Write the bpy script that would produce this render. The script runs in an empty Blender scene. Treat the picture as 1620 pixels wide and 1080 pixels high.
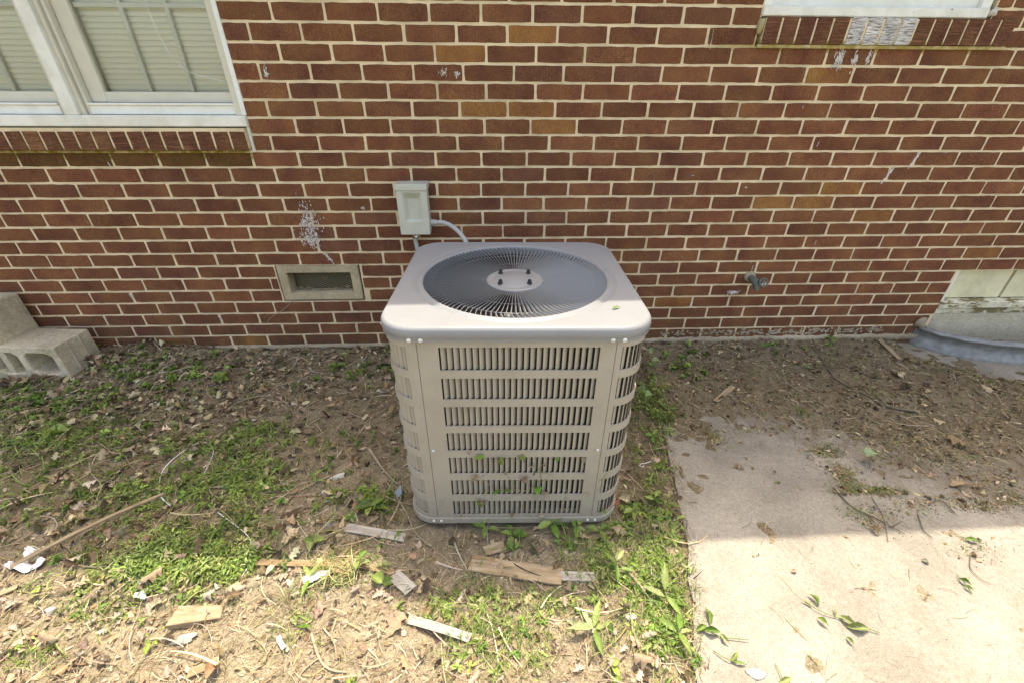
import bpy, bmesh, math, random
import numpy as np
from mathutils import Matrix, Vector
random.seed(7)
rng = np.random.default_rng(11)
sc = bpy.context.scene
R_ = math.radians

# ------------------------------------------------------------------ camera
F_PX, CAM = 680.0, (0.962, -2.090, 1.290)          # focal length for a 1620 px wide picture
PITCH, YAW, ROLL = R_(30.666), R_(-2.432), R_(-0.311)
def _rot():
    c, s = math.cos(-PITCH), math.sin(-PITCH)
    Rx = np.array([[1, 0, 0], [0, c, -s], [0, s, c]])
    c, s = math.cos(YAW), math.sin(YAW)
    Rz = np.array([[c, -s, 0], [s, c, 0], [0, 0, 1]])
    c, s = math.cos(ROLL), math.sin(ROLL)
    Ry = np.array([[c, 0, s], [0, 1, 0], [-s, 0, c]])
    return Rz @ Rx @ Ry
CR = _rot()
cam_d = bpy.data.cameras.new('camera')
cam_d.sensor_width = 36.0
cam_d.lens = 36.0 * F_PX / 1620.0
cam_d.clip_start, cam_d.clip_end = 0.02, 500.0
cam = bpy.data.objects.new('camera', cam_d)
sc.collection.objects.link(cam)
m = Matrix.Identity(4)
for i in range(3):
    m[i][0], m[i][1], m[i][2], m[i][3] = CR[i][0], CR[i][2], -CR[i][1], CAM[i]
cam.matrix_world = m
sc.camera = cam

# ------------------------------------------------------------------ light
SUN_EL, SUN_AZ = R_(71.8), R_(14.0)               # azimuth from +Y (behind the house) towards +X
sd = Vector((math.sin(SUN_AZ) * math.cos(SUN_EL), math.cos(SUN_AZ) * math.cos(SUN_EL), math.sin(SUN_EL)))
world = bpy.data.worlds.new('World'); sc.world = world; world.use_nodes = True
wn = world.node_tree.nodes; wl = world.node_tree.links
sky = wn.new('ShaderNodeTexSky'); sky.sky_type = 'NISHITA'; sky.sun_disc = False
sky.sun_elevation = SUN_EL; sky.sun_rotation = SUN_AZ
sky.air_density = 1.0; sky.dust_density = 5.0; sky.ozone_density = 0.0
bgn = wn.get('Background') or wn.new('ShaderNodeBackground')
wl.new(sky.outputs[0], bgn.inputs[0]); bgn.inputs[1].default_value = 0.15
sun_d = bpy.data.lights.new('sun', 'SUN'); sun_d.energy = 2.0; sun_d.angle = R_(0.53); sun_d.color = (1.0, 0.955, 0.88)
sun = bpy.data.objects.new('sun', sun_d); sc.collection.objects.link(sun)
sun.rotation_euler = (-sd).to_track_quat('-Z', 'Y').to_euler()
sun.location = sd * 20
sc.view_settings.view_transform = 'Standard'; sc.view_settings.look = 'None'
sc.view_settings.gamma = 1.0; sc.view_settings.use_curve_mapping = False
sc.view_settings.exposure = 1.84
sc.view_settings.use_white_balance = True; sc.view_settings.white_balance_temperature = 7300; sc.view_settings.white_balance_tint = 8

# ------------------------------------------------------------------ helpers
def ray(px, py):
    d = CR @ np.array([(px - 810) / F_PX, 1.0, -(py - 540) / F_PX]); return d
def at(px, py, z=0.0):
    d = ray(px, py); s = (z - CAM[2]) / d[2]
    return (CAM[0] + s * d[0], CAM[1] + s * d[1], z)
def aty(px, py, y=0.0):
    d = ray(px, py); s = (y - CAM[1]) / d[1]
    return (CAM[0] + s * d[0], y, CAM[2] + s * d[2])

def link(o, parent=None):
    sc.collection.objects.link(o)
    if parent: o.parent = parent
    return o
def empty(name, loc, label, cat, rz=0.0, group=None):
    o = bpy.data.objects.new(name, None); o.location = loc; o.rotation_euler = (0, 0, rz); o.empty_display_size = .1
    link(o); o['label'] = label; o['category'] = cat
    if group: o['group'] = group
    return o
def tag(o, label, cat, group=None, kind=None):
    if label: o['label'] = label
    if cat: o['category'] = cat
    if group: o['group'] = group
    if kind: o['kind'] = kind
    return o
def mk(name, verts, faces, mats, parent=None, smooth=False, loc=None, cols=None, midx=None):
    me = bpy.data.meshes.new(name)
    me.from_pydata([tuple(map(float, v)) for v in verts] if not isinstance(verts, np.ndarray) else verts.tolist(), [],
                   faces if not isinstance(faces, np.ndarray) else faces.tolist())
    if not isinstance(mats, (list, tuple)): mats = [mats]
    for mm in mats: me.materials.append(mm)
    if midx is not None: me.polygons.foreach_set('material_index', np.asarray(midx, dtype=np.int32))
    if smooth: me.polygons.foreach_set('use_smooth', np.ones(len(me.polygons), dtype=bool))
    if cols is not None:
        a = me.color_attributes.new('Col', 'FLOAT_COLOR', 'POINT')
        c = np.ones((len(me.vertices), 4), dtype=np.float32); c[:, :3] = cols
        a.data.foreach_set('color', c.ravel())
    me.update()
    o = bpy.data.objects.new(name, me); link(o, parent)
    if loc is not None: o.location = loc
    return o
def from_bm(name, bm, mat, parent=None, smooth=False, loc=None):
    me = bpy.data.meshes.new(name); bmesh.ops.recalc_face_normals(bm, faces=bm.faces[:]); bm.to_mesh(me); bm.free()
    for mm in (mat if isinstance(mat, (list, tuple)) else [mat]): me.materials.append(mm)
    if smooth:
        me.polygons.foreach_set('use_smooth', np.ones(len(me.polygons), dtype=bool))
    o = bpy.data.objects.new(name, me); link(o, parent)
    if loc is not None: o.location = loc
    return o
def add_box(bm, lo, hi, bevel=0.0, seg=2, mat=None):
    c = [(a + b) / 2 for a, b in zip(lo, hi)]; s = [abs(b - a) for a, b in zip(lo, hi)]
    r = bmesh.ops.create_cube(bm, size=1.0)
    vs = r['verts']
    for v in vs: v.co = Vector((c[0] + v.co.x * s[0], c[1] + v.co.y * s[1], c[2] + v.co.z * s[2]))
    if bevel > 0:
        es = list({e for v in vs for e in v.link_edges})
        bmesh.ops.bevel(bm, geom=es, offset=bevel, segments=seg, affect='EDGES', profile=.5)
    return vs
def box(name, lo, hi, mat, parent=None, bevel=0.0, seg=2, smooth=False):
    bm = bmesh.new(); add_box(bm, lo, hi, bevel, seg); return from_bm(name, bm, mat, parent, smooth)
def tube_data(pts, rad, n=8, cap=True):
    pts = [Vector(p) for p in pts]; V = []; Fc = []
    if not isinstance(rad, (list, tuple)): rad = [rad] * len(pts)
    up = Vector((0, 0, 1)); prev = None
    for i, p in enumerate(pts):
        t = (pts[min(i + 1, len(pts) - 1)] - pts[max(i - 1, 0)]).normalized()
        if prev is None:
            a = t.cross(up);
            if a.length < .05: a = t.cross(Vector((1, 0, 0)))
        else: a = prev - t * prev.dot(t)
        a.normalize(); prev = a; b = t.cross(a)
        for k in range(n):
            w = 2 * math.pi * k / n; V.append(p + (a * math.cos(w) + b * math.sin(w)) * rad[i])
    for i in range(len(pts) - 1):
        for k in range(n):
            k2 = (k + 1) % n; Fc.append([i * n + k, i * n + k2, (i + 1) * n + k2, (i + 1) * n + k])
    if cap:
        Fc.append(list(range(n))[::-1]); Fc.append([(len(pts) - 1) * n + k for k in range(n)])
    return V, Fc
def tube(name, pts, rad, mat, parent=None, n=8, smooth=True):
    V, Fc = tube_data(pts, rad, n); return mk(name, V, Fc, mat, parent, smooth)
def spline(pts, k=8):
    P = [np.array(p, float) for p in pts]; P = [2 * P[0] - P[1]] + P + [2 * P[-1] - P[-2]]; out = []
    for i in range(1, len(P) - 2):
        for j in range(k):
            t = j / k; a, b, c, d = P[i - 1:i + 3]
            out.append(.5 * (2 * b + (c - a) * t + (2 * a - 5 * b + 4 * c - d) * t * t + (3 * b - a - 3 * c + d) * t ** 3))
    out.append(P[-2]); return [tuple(p) for p in out]
def lathe(name, prof, mat, parent=None, n=24, axis='Z', loc=None, smooth=True):
    V = []; Fc = []
    for r, h in prof:
        for k in range(n):
            w = 2 * math.pi * k / n; a, b = r * math.cos(w), r * math.sin(w)
            V.append({'Z': (a, b, h), 'Y': (a, h, b), 'X': (h, a, b)}[axis])
    for i in range(len(prof) - 1):
        for k in range(n):
            k2 = (k + 1) % n; Fc.append([i * n + k, i * n + k2, (i + 1) * n + k2, (i + 1) * n + k])
    if prof[0][0] > 1e-6: Fc.append(list(range(n)))
    if prof[-1][0] > 1e-6: Fc.append([(len(prof) - 1) * n + k for k in range(n)])
    return mk(name, V, Fc, mat, parent, smooth, loc)

# value noise on numpy arrays
_perm = rng.random((256, 256))
def vnoise(x, y):
    xi = np.floor(x).astype(int); yi = np.floor(y).astype(int); xf = x - xi; yf = y - yi
    u = xf * xf * (3 - 2 * xf); v = yf * yf * (3 - 2 * yf)
    g = lambda a, b: _perm[a % 256, b % 256]
    return (g(xi, yi) * (1 - u) + g(xi + 1, yi) * u) * (1 - v) + (g(xi, yi + 1) * (1 - u) + g(xi + 1, yi + 1) * u) * v - .5
def fbm(x, y, s, o=3):
    x = np.asarray(x, float) / s; y = np.asarray(y, float) / s; t = 0; a = 1
    for i in range(o): t = t + a * vnoise(x + 17.3 * i, y + 5.1 * i); x = x * 2.03; y = y * 2.03; a *= .5
    return t

# ------------------------------------------------------------------ materials
def mat(name, base=(.5, .5, .5), rough=.7, metal=0.0, spec=.3):
    mt = bpy.data.materials.new(name); mt.use_nodes = True
    n = mt.node_tree.nodes; p = n['Principled BSDF']
    p.inputs['Base Color'].default_value = (*base, 1); p.inputs['Roughness'].default_value = rough
    p.inputs['Metallic'].default_value = metal; p.inputs['Specular IOR Level'].default_value = spec
    return mt, n, mt.node_tree.links, p
def tex_co(n, l, objinfo=False, scale=(1, 1, 1), world_pos=False):
    mp = n.new('ShaderNodeMapping'); mp.inputs['Scale'].default_value = scale
    if world_pos:
        g = n.new('ShaderNodeNewGeometry'); l.new(g.outputs['Position'], mp.inputs['Vector'])
    else:
        tc = n.new('ShaderNodeTexCoord'); l.new(tc.outputs['Object'], mp.inputs['Vector'])
    if objinfo:
        oi = n.new('ShaderNodeObjectInfo'); mu = n.new('ShaderNodeMath'); mu.operation = 'MULTIPLY'; mu.inputs[1].default_value = 37.0
        l.new(oi.outputs['Random'], mu.inputs[0]); cb = n.new('ShaderNodeCombineXYZ')
        for i in range(3): l.new(mu.outputs[0], cb.inputs[i])
        l.new(cb.outputs[0], mp.inputs['Location'])
    return mp
def noise(n, l, vec, scale, detail=4, rough=.55, dist=0.0):
    t = n.new('ShaderNodeTexNoise'); t.inputs['Scale'].default_value = scale; t.inputs['Detail'].default_value = detail
    t.inputs['Roughness'].default_value = rough; t.inputs['Distortion'].default_value = dist
    l.new(vec.outputs[0], t.inputs['Vector']); return t
def ramp(n, l, src, stops):
    r = n.new('ShaderNodeValToRGB'); cr = r.color_ramp
    while len(cr.elements) < len(stops): cr.elements.new(.5)
    for e, (p, c) in zip(cr.elements, stops):
        e.position = p; e.color = (*c, 1) if len(c) == 3 else (c[0], c[0], c[0], 1)
    l.new(src, r.inputs[0]); return r
def mix(n, l, fac, a, b, mode='MIX'):
    x = n.new('ShaderNodeMix'); x.data_type = 'RGBA'; x.blend_type = mode
    for sock, v in ((x.inputs[0], fac), (x.inputs[6], a), (x.inputs[7], b)):
        if hasattr(v, 'is_linked') or hasattr(v, 'links'): l.new(v, sock)
        elif isinstance(v, (int, float)): sock.default_value = v
        else: sock.default_value = (*v, 1)
    return x.outputs[2]
def bump(n, l, p, h, strength=.5, dist=.002, prev=None):
    b = n.new('ShaderNodeBump'); b.inputs['Strength'].default_value = strength; b.inputs['Distance'].default_value = dist
    l.new(h, b.inputs['Height'])
    if prev is not None: l.new(prev.outputs[0], b.inputs['Normal'])
    l.new(b.outputs[0], p.inputs['Normal']); return b

def brick_mat(name, c_dark, c_mid, c_light, groove_axis=0, moss=0.0):
    mt, n, l, p = mat(name, rough=.9, spec=.06)
    w = tex_co(n, l, world_pos=True)
    oi = n.new('ShaderNodeObjectInfo')
    big = noise(n, l, w, 7.0, 3)
    fine = noise(n, l, w, 260.0, 4, .7)
    col = ramp(n, l, fine.outputs[0], [(.33, c_dark), (.5, c_mid), (.68, c_light)])
    mul = n.new('ShaderNodeMath'); mul.operation = 'MULTIPLY_ADD'; l.new(oi.outputs['Random'], mul.inputs[0])
    mul.inputs[1].default_value = .26; mul.inputs[2].default_value = .94
    hv = n.new('ShaderNodeHueSaturation'); l.new(mul.outputs[0], hv.inputs['Value']); l.new(col.outputs[0], hv.inputs['Color'])
    hs = n.new('ShaderNodeMath'); hs.operation = 'MULTIPLY_ADD'; l.new(big.outputs[0], hs.inputs[0]); hs.inputs[1].default_value = .05; hs.inputs[2].default_value = .478
    l.new(hs.outputs[0], hv.inputs['Hue'])
    v2 = ramp(n, l, big.outputs[0], [(.3, (.72, .72, .75)), (.7, (1.2, 1.17, 1.12))])
    c = mix(n, l, 1.0, hv.outputs[0], v2.outputs[0], 'MULTIPLY')
    sc3 = (300, 300, 60) if groove_axis == 0 else (9, 60, 270)
    g = tex_co(n, l, world_pos=True, scale=sc3)
    gn = noise(n, l, g, 1.0, 3, .6)
    gr = ramp(n, l, gn.outputs[0], [(.42, (.0,)), (.56, (1.,))])
    c = mix(n, l, ramp(n, l, gn.outputs[0], [(.34, (.34,)), (.48, (0.,))]).outputs[0], c, tuple(x * .45 for x in c_dark))
    # pale mortar dust and specks
    sp = noise(n, l, w, 120.0, 2, .5)
    spr = ramp(n, l, sp.outputs[0], [(.735, (0.,)), (.76, (1.,))])
    c = mix(n, l, spr.outputs[0], c, (.42, .35, .28))
    du = noise(n, l, w, 22.0, 5, .7)
    dur = ramp(n, l, du.outputs[0], [(.58, (0.,)), (.8, (.35,))])
    c = mix(n, l, dur.outputs[0], c, (.26, .19, .14))
    sz = n.new('ShaderNodeSeparateXYZ'); l.new(w.outputs[0], sz.inputs[0]); zr = n.new('ShaderNodeMapRange'); l.new(sz.outputs['Z'], zr.inputs[0])
    zr.inputs[1].default_value = .34; zr.inputs[2].default_value = .03; zr.inputs[3].default_value = 0.0; zr.inputs[4].default_value = .30
    za = n.new('ShaderNodeMath'); za.operation = 'ADD'; l.new(zr.outputs[0], za.inputs[0]); l.new(noise(n, l, w, 12.0, 6, .7).outputs[0], za.inputs[1])
    c = mix(n, l, ramp(n, l, za.outputs[0], [(.56, (0.,)), (.85, (.55,))]).outputs[0], c, (.085, .060, .038))   # soil splash at the wall foot
    if moss:
        mo = noise(n, l, w, 16.0, 4, .6); mr = ramp(n, l, mo.outputs[0], [(.35, (0.,)), (.6, (moss,))])
        c = mix(n, l, mr.outputs[0], c, (.075, .068, .014))
    l.new(c, p.inputs['Base Color'])
    b = bump(n, l, p, gr.outputs[0], .8 if groove_axis == 0 else 1.0, .0016 if groove_axis == 0 else .003)
    bump(n, l, p, fine.outputs[0], .5, .0012, b)
    return mt
BR = [brick_mat('brick_dark', (0.088, 0.036, 0.020), (0.185, 0.077, 0.043), (0.265, 0.120, 0.068)),
      brick_mat('brick_red', (0.109, 0.041, 0.022), (0.220, 0.088, 0.048), (0.302, 0.132, 0.074)),
      brick_mat('brick_purple', (0.088, 0.036, 0.022), (0.179, 0.075, 0.047), (0.255, 0.118, 0.075)),
      brick_mat('brick_brown', (0.099, 0.040, 0.020), (0.203, 0.086, 0.045), (0.281, 0.130, 0.070)),
      brick_mat('brick_tan', (0.135, 0.059, 0.024), (0.276, 0.122, 0.048), (0.354, 0.174, 0.078))]
BR_MOSS = brick_mat('brick_mossy', (0.075, 0.035, 0.017), (0.156, 0.074, 0.033), (0.224, 0.116, 0.053), moss=.15)
BR_SILL = brick_mat('brick_sill', (0.094, 0.039, 0.024), (0.198, 0.086, 0.052), (0.281, 0.132, 0.081), groove_axis=2)

def mortar_mat():
    mt, n, l, p = mat('mortar', rough=.92, spec=.1)
    w = tex_co(n, l, world_pos=True)
    a = noise(n, l, w, 420.0, 4, .7); b = noise(n, l, w, 6.0, 4, .6)
    c1 = ramp(n, l, a.outputs[0], [(.3, (.52, .40, .24)), (.5, (.75, .60, .40)), (.7, (.83, .69, .49))])
    c2 = ramp(n, l, b.outputs[0], [(.3, (.72, .72, .68)), (.55, (1, 1, 1)), (.75, (1.1, 1.08, 1.04))])
    c = mix(n, l, 1.0, c1.outputs[0], c2.outputs[0], 'MULTIPLY')
    # moss line below the window sills (a growth, at the height of the drip line)
    g = n.new('ShaderNodeNewGeometry'); s = n.new('ShaderNodeSeparateXYZ'); l.new(g.outputs['Position'], s.inputs[0])
    def band(sock, lo, hi, soft):
        m1 = n.new('ShaderNodeMapRange'); m1.inputs[1].default_value = lo - soft; m1.inputs[2].default_value = lo; l.new(sock, m1.inputs[0])
        m2 = n.new('ShaderNodeMapRange'); m2.inputs[1].default_value = hi + soft; m2.inputs[2].default_value = hi; l.new(sock, m2.inputs[0])
        mm = n.new('ShaderNodeMath'); mm.operation = 'MULTIPLY'; l.new(m1.outputs[0], mm.inputs[0]); l.new(m2.outputs[0], mm.inputs[1]); return mm.outputs[0]
    def mul(a, b):
        mm = n.new('ShaderNodeMath'); mm.operation = 'MULTIPLY'; l.new(a, mm.inputs[0]); l.new(b, mm.inputs[1]); return mm.outputs[0]
    mA = mul(band(s.outputs['X'], -3, -.1, .03), band(s.outputs['Z'], 1.012, 1.05, .012))
    mB = mul(band(s.outputs['X'], 2.05, 3.0, .2), band(s.outputs['Z'], 1.42, 1.45, .01))
    mo = ramp(n, l, noise(n, l, w, 45.0, 4).outputs[0], [(.3, (.35,)), (.6, (1.,))])
    c = mix(n, l, mul(mA, mo.outputs[0]), c, (.20, .155, .018))
    c = mix(n, l, mul(mB, mo.outputs[0]), c, (.33, .25, .07))
    l.new(c, p.inputs['Base Color'])
    bb = bump(n, l, p, a.outputs[0], .7, .0015); bump(n, l, p, noise(n, l, w, 70.0, 3).outputs[0], .7, .004, bb)
    return mt
MORTAR = mortar_mat()

def paint_mat(name, base, rough=.5, dirt=(.25, .22, .16), amt=.3, scale=9.0, bumpy=.1, spec=.35, chips=None, splash=0.0):
    mt, n, l, p = mat(name, base, rough, spec=spec)
    w = tex_co(n, l, world_pos=True)
    a = noise(n, l, w, scale, 5, .65); f = noise(n, l, w, 160.0, 3, .6)
    r = ramp(n, l, a.outputs[0], [(.42, (0.,)), (.78, (amt,))])
    c = mix(n, l, r.outputs[0], base, dirt)
    r2 = ramp(n, l, f.outputs[0], [(.62, (0.,)), (.75, (amt * .6,))]); c = mix(n, l, r2.outputs[0], c, dirt)
    if chips:
        w2 = tex_co(n, l, world_pos=True, scale=(.35, 1, 1)); q = noise(n, l, w2, chips[1], 6, .7)
        qr = ramp(n, l, q.outputs[0], [(chips[2], (0.,)), (chips[2] + .03, (1.,))]); c = mix(n, l, qr.outputs[0], c, chips[0])
    if splash:                                    # dried mud thrown up by rain, only near the foot
        sp = n.new('ShaderNodeSeparateXYZ'); l.new(w.outputs[0], sp.inputs[0]); mr = n.new('ShaderNodeMapRange'); l.new(sp.outputs['Z'], mr.inputs[0])
        mr.inputs[1].default_value = .22; mr.inputs[2].default_value = 0.0; mr.inputs[3].default_value = 0.0; mr.inputs[4].default_value = .35
        ad = n.new('ShaderNodeMath'); ad.operation = 'ADD'; l.new(mr.outputs[0], ad.inputs[0]); l.new(noise(n, l, w, 55.0, 5, .75).outputs[0], ad.inputs[1])
        c = mix(n, l, ramp(n, l, ad.outputs[0], [(.62, (0.,)), (.86, (splash,))]).outputs[0], c, (.17, .135, .09))
    l.new(c, p.inputs['Base Color'])
    bump(n, l, p, f.outputs[0], bumpy, .002)
    return mt
AC_PAINT = paint_mat('ac_taupe_paint', (.368, .327, .265), .5, (.20, .165, .11), .38, 7.0, .04, .2, splash=.28)
AC_CAP = paint_mat('ac_cap_paint', (.232, .236, .243), .38, (.18, .17, .15), .22, 11.0, .03, .3)
AC_RIB = paint_mat('ac_grille_paint', (.205, .21, .215), .38, (.25, .23, .2), .25, 20.0, .03, .45)
WHITE = paint_mat('window_white_paint', (.80, .79, .74), .5, (.36, .34, .27), .35, 10.0, .12)
WHITE_OLD = paint_mat('peeling_white_paint', (.78, .76, .69), .6, (.33, .30, .2), .5, 9.0, .3, chips=((.30, .27, .2), 30.0, .68))
CREAM = paint_mat('sash_cream_paint', (.62, .585, .48), .5, (.33, .3, .22), .3, 7.0, .08)
GREEN_PANEL = paint_mat('pale_green_panel_paint', (.74, .68, .45), .6, (.36, .35, .17), .55, 13.0, .12)
PEEL = paint_mat('basement_sill_peeling_paint', (.72, .66, .50), .8, (.22, .20, .08), .7, 14.0, .5, chips=((.20, .16, .075), 26.0, .50))
BOX_GREY = paint_mat('switch_box_grey_paint', (.52, .515, .43), .4, (.26, .25, .17), .25, 16.0, .03)
CONDUIT = paint_mat('conduit_grey_plastic', (.42, .41, .39), .45, (.25, .24, .2), .25, 25.0, .03)
WHITE_METAL = paint_mat('zinc_screw', (.6, .58, .52), .35, (.3, .26, .2), .3, 60.0, .02)
DARK = mat('dark_steel', (.018, .018, .02), .5)[0]
BLACKRUB = mat('black_rubber_nut', (.012, .012, .014), .45)[0]
INNER = mat('dark_interior', (.03, .027, .022), .9)[0]
BLADE = mat('fan_blade_aluminium', (.13, .15, .17), .4, .6)[0]

def coil_mat():
    mt, n, l, p = mat('coil_fins', (.05, .045, .035), .6, .2)
    mp = tex_co(n, l, world_pos=True); v = noise(n, l, mp, 90.0, 3)
    r = ramp(n, l, v.outputs[0], [(.35, (.03, .026, .018)), (.7, (.10, .088, .062))]); l.new(r.outputs[0], p.inputs['Base Color']); return mt
COIL = coil_mat()
def concrete_mat(name, light, dark, stain, stain_amt=.5, scale=1.0, stain_lo=.5, film=False):
    mt, n, l, p = mat(name, rough=.9, spec=.15)
    w = tex_co(n, l, world_pos=True)
    f = noise(n, l, w, 260.0 * scale, 4, .75); md = noise(n, l, w, 3.2, 6, .6); s = noise(n, l, w, 9.0, 7, .72)
    c = mix(n, l, ramp(n, l, f.outputs[0], [(.33, (0.,)), (.67, (1.,))]).outputs[0], dark, light)
    c = mix(n, l, 1.0, c, ramp(n, l, md.outputs[0], [(.36, (.76, .75, .73)), (.64, (1.12, 1.11, 1.09))]).outputs[0], 'MULTIPLY')
    c = mix(n, l, 1.0, c, ramp(n, l, noise(n, l, w, 70.0, 4, .7).outputs[0], [(.34, (.84, .84, .83)), (.66, (1.12, 1.12, 1.11))]).outputs[0], 'MULTIPLY')
    c = mix(n, l, ramp(n, l, noise(n, l, w, 130.0, 2, .5).outputs[0], [(.30, (.55,)), (.34, (0.,))]).outputs[0], c, tuple(x * .45 for x in dark))
    c = mix(n, l, ramp(n, l, s.outputs[0], [(stain_lo, (0.,)), (stain_lo + .2, (stain_amt,))]).outputs[0], c, stain)
    peb = n.new('ShaderNodeTexVoronoi'); peb.inputs['Scale'].default_value = 300.0 * scale; l.new(w.outputs[0], peb.inputs['Vector'])
    pr = ramp(n, l, peb.outputs['Distance'], [(.0, (.8, .8, .8)), (.5, (1.05, 1.05, 1.05))]); c = mix(n, l, 1.0, c, pr.outputs[0], 'MULTIPLY')
    if film:                                      # trodden-in dirt, denser towards the soil bank at the back right
        sx = n.new('ShaderNodeSeparateXYZ'); l.new(w.outputs[0], sx.inputs[0])
        a1 = n.new('ShaderNodeMath'); a1.operation = 'MULTIPLY_ADD'; l.new(sx.outputs['X'], a1.inputs[0]); a1.inputs[1].default_value = .42; a1.inputs[2].default_value = -.35
        a2 = n.new('ShaderNodeMath'); a2.operation = 'MULTIPLY_ADD'; l.new(sx.outputs['Y'], a2.inputs[0]); a2.inputs[1].default_value = .62; l.new(a1.outputs[0], a2.inputs[2])
        d1 = noise(n, l, w, 7.0, 8, .78, .6); a3 = n.new('ShaderNodeMath'); a3.operation = 'MULTIPLY_ADD'; l.new(a2.outputs[0], a3.inputs[0]); a3.inputs[1].default_value = .90; l.new(d1.outputs[0], a3.inputs[2])
        b1 = n.new('ShaderNodeMath'); b1.operation = 'MULTIPLY_ADD'; l.new(sx.outputs['X'], b1.inputs[0]); b1.inputs[1].default_value = .55; b1.inputs[2].default_value = 0.0
        b2 = n.new('ShaderNodeMath'); b2.operation = 'MULTIPLY_ADD'; l.new(sx.outputs['Y'], b2.inputs[0]); b2.inputs[1].default_value = .83; l.new(b1.outputs[0], b2.inputs[2])
        b3 = n.new('ShaderNodeMapRange'); l.new(b2.outputs[0], b3.inputs[0]); b3.inputs[1].default_value = 1.72; b3.inputs[2].default_value = 1.58
        ff = n.new('ShaderNodeMath'); ff.operation = 'MULTIPLY'; l.new(b3.outputs[0], ff.inputs[0]); l.new(ramp(n, l, a3.outputs[0], [(.54, (0.,)), (.74, (.80,))]).outputs[0], ff.inputs[1])
        c = mix(n, l, ff.outputs[0], c, (.15, .118, .083))
        sp = noise(n, l, w, 75.0, 3, .6); c = mix(n, l, ramp(n, l, sp.outputs[0], [(.70, (0.,)), (.76, (.5,))]).outputs[0], c, (.11, .09, .065))
    l.new(c, p.inputs['Base Color'])
    b = bump(n, l, p, f.outputs[0], .45, .0016); bump(n, l, p, s.outputs[0], .35, .004, b)
    return mt
PLASTER = concrete_mat('plaster_chip', (.62, .60, .55), (.48, .46, .42), (.3, .27, .2), .4, 1.5, .6)
SLAB = concrete_mat('slab_concrete', (.345, .315, .27), (.205, .185, .152), (.15, .13, .095), .5, 1.0, .56, True)
BLOCKC = concrete_mat('block_concrete', (.64, .56, .42), (.46, .395, .285), (.20, .185, .09), .7, .6, .5)
FOUND = concrete_mat('foundation_concrete', (.56, .50, .385), (.42, .37, .28), (.16, .13, .08), .6, .8, .55)
VENTC = concrete_mat('vent_block_concrete', (.50, .42, .29), (.40, .33, .22), (.22, .185, .10), .4, 1.4, .6)
PARGE = concrete_mat('mortar_parging', (.44, .37, .27), (.32, .26, .18), (.17, .13, .08), .6, .9, .5)

def soil_mat():
    mt, n, l, p = mat('soil', rough=.95, spec=.08)
    w = tex_co(n, l, world_pos=True)
    a = noise(n, l, w, 2.6, 5, .6); f = noise(n, l, w, 140.0, 5, .75); g = noise(n, l, w, 24.0, 5, .65)
    at_ = n.new('ShaderNodeAttribute'); at_.attribute_name = 'Col'
    c = ramp(n, l, f.outputs[0], [(.28, (.125, .103, .070)), (.5, (.26, .22, .155)), (.74, (.41, .355, .265))]).outputs[0]
    c = mix(n, l, 1.0, c, ramp(n, l, g.outputs[0], [(.3, (.6, .58, .55)), (.7, (1.15, 1.13, 1.1))]).outputs[0], 'MULTIPLY')
    c = mix(n, l, 1.0, c, at_.outputs['Color'], 'MULTIPLY')
    l.new(c, p.inputs['Base Color'])
    b = bump(n, l, p, f.outputs[0], .8, .004); bump(n, l, p, g.outputs[0], .6, .012, b)
    return mt
SOIL = soil_mat()
def attr_mat(name, rough=.8, trans=0.0, spec=.2, fine=120.0, var=.25):
    mt, n, l, p = mat(name, rough=rough, spec=spec)
    a = n.new('ShaderNodeAttribute'); a.attribute_name = 'Col'; w = tex_co(n, l, world_pos=True)
    f = noise(n, l, w, fine, 3, .6)
    c = mix(n, l, 1.0, a.outputs['Color'], ramp(n, l, f.outputs[0], [(.3, (1 - var,) * 3), (.7, (1 + var,) * 3)]).outputs[0], 'MULTIPLY')
    l.new(c, p.inputs['Base Color'])
    if trans:
        t = n.new('ShaderNodeBsdfTranslucent'); l.new(c, t.inputs['Color']); ms = n.new('ShaderNodeMixShader'); ms.inputs[0].default_value = trans
        out = [x for x in n if x.type == 'OUTPUT_MATERIAL'][0]
        l.new(p.outputs[0], ms.inputs[1]); l.new(t.outputs[0], ms.inputs[2]); l.new(ms.outputs[0], out.inputs['Surface'])
    return mt
LEAF_DRY = attr_mat('dry_leaf', .8, .15); STRAW = attr_mat('straw', .75, .1); GREEN = attr_mat('green_leaf', .5, .35, .35); CRUMB = attr_mat('soil_crumbs', .95)
def wood_mat(name, c1, c2, c3, s=30.0):
    mt, n, l, p = mat(name, rough=.82, spec=.15)
    mp = tex_co(n, l, scale=(4, s, s)); g = noise(n, l, mp, 3.0, 5, .6, .3); w = tex_co(n, l, world_pos=True); f = noise(n, l, w, 18.0, 4)
    c = ramp(n, l, g.outputs[0], [(.3, c1), (.52, c2), (.72, c3)]).outputs[0]
    c = mix(n, l, ramp(n, l, f.outputs[0], [(.55, (0.,)), (.75, (.45,))]).outputs[0], c, tuple(x * .5 for x in c1))
    l.new(c, p.inputs['Base Color']); bump(n, l, p, g.outputs[0], .5, .0015); return mt
WOOD_TAN = wood_mat('tan_wood', (.22, .16, .095), (.33, .25, .155), (.42, .34, .235))
WOOD_GREY = wood_mat('grey_weathered_wood', (.24, .215, .18), (.37, .335, .285), (.46, .43, .37))
WOOD_BROWN = wood_mat('brown_weathered_wood', (.17, .115, .06), (.28, .20, .115), (.38, .29, .18))
BARK = wood_mat('twig_bark', (.085, .065, .045), (.15, .12, .085), (.24, .195, .14), 60)
TWIG_PALE = wood_mat('pale_twig', (.24, .19, .12), (.36, .29, .20), (.46, .39, .29), 60)
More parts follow.
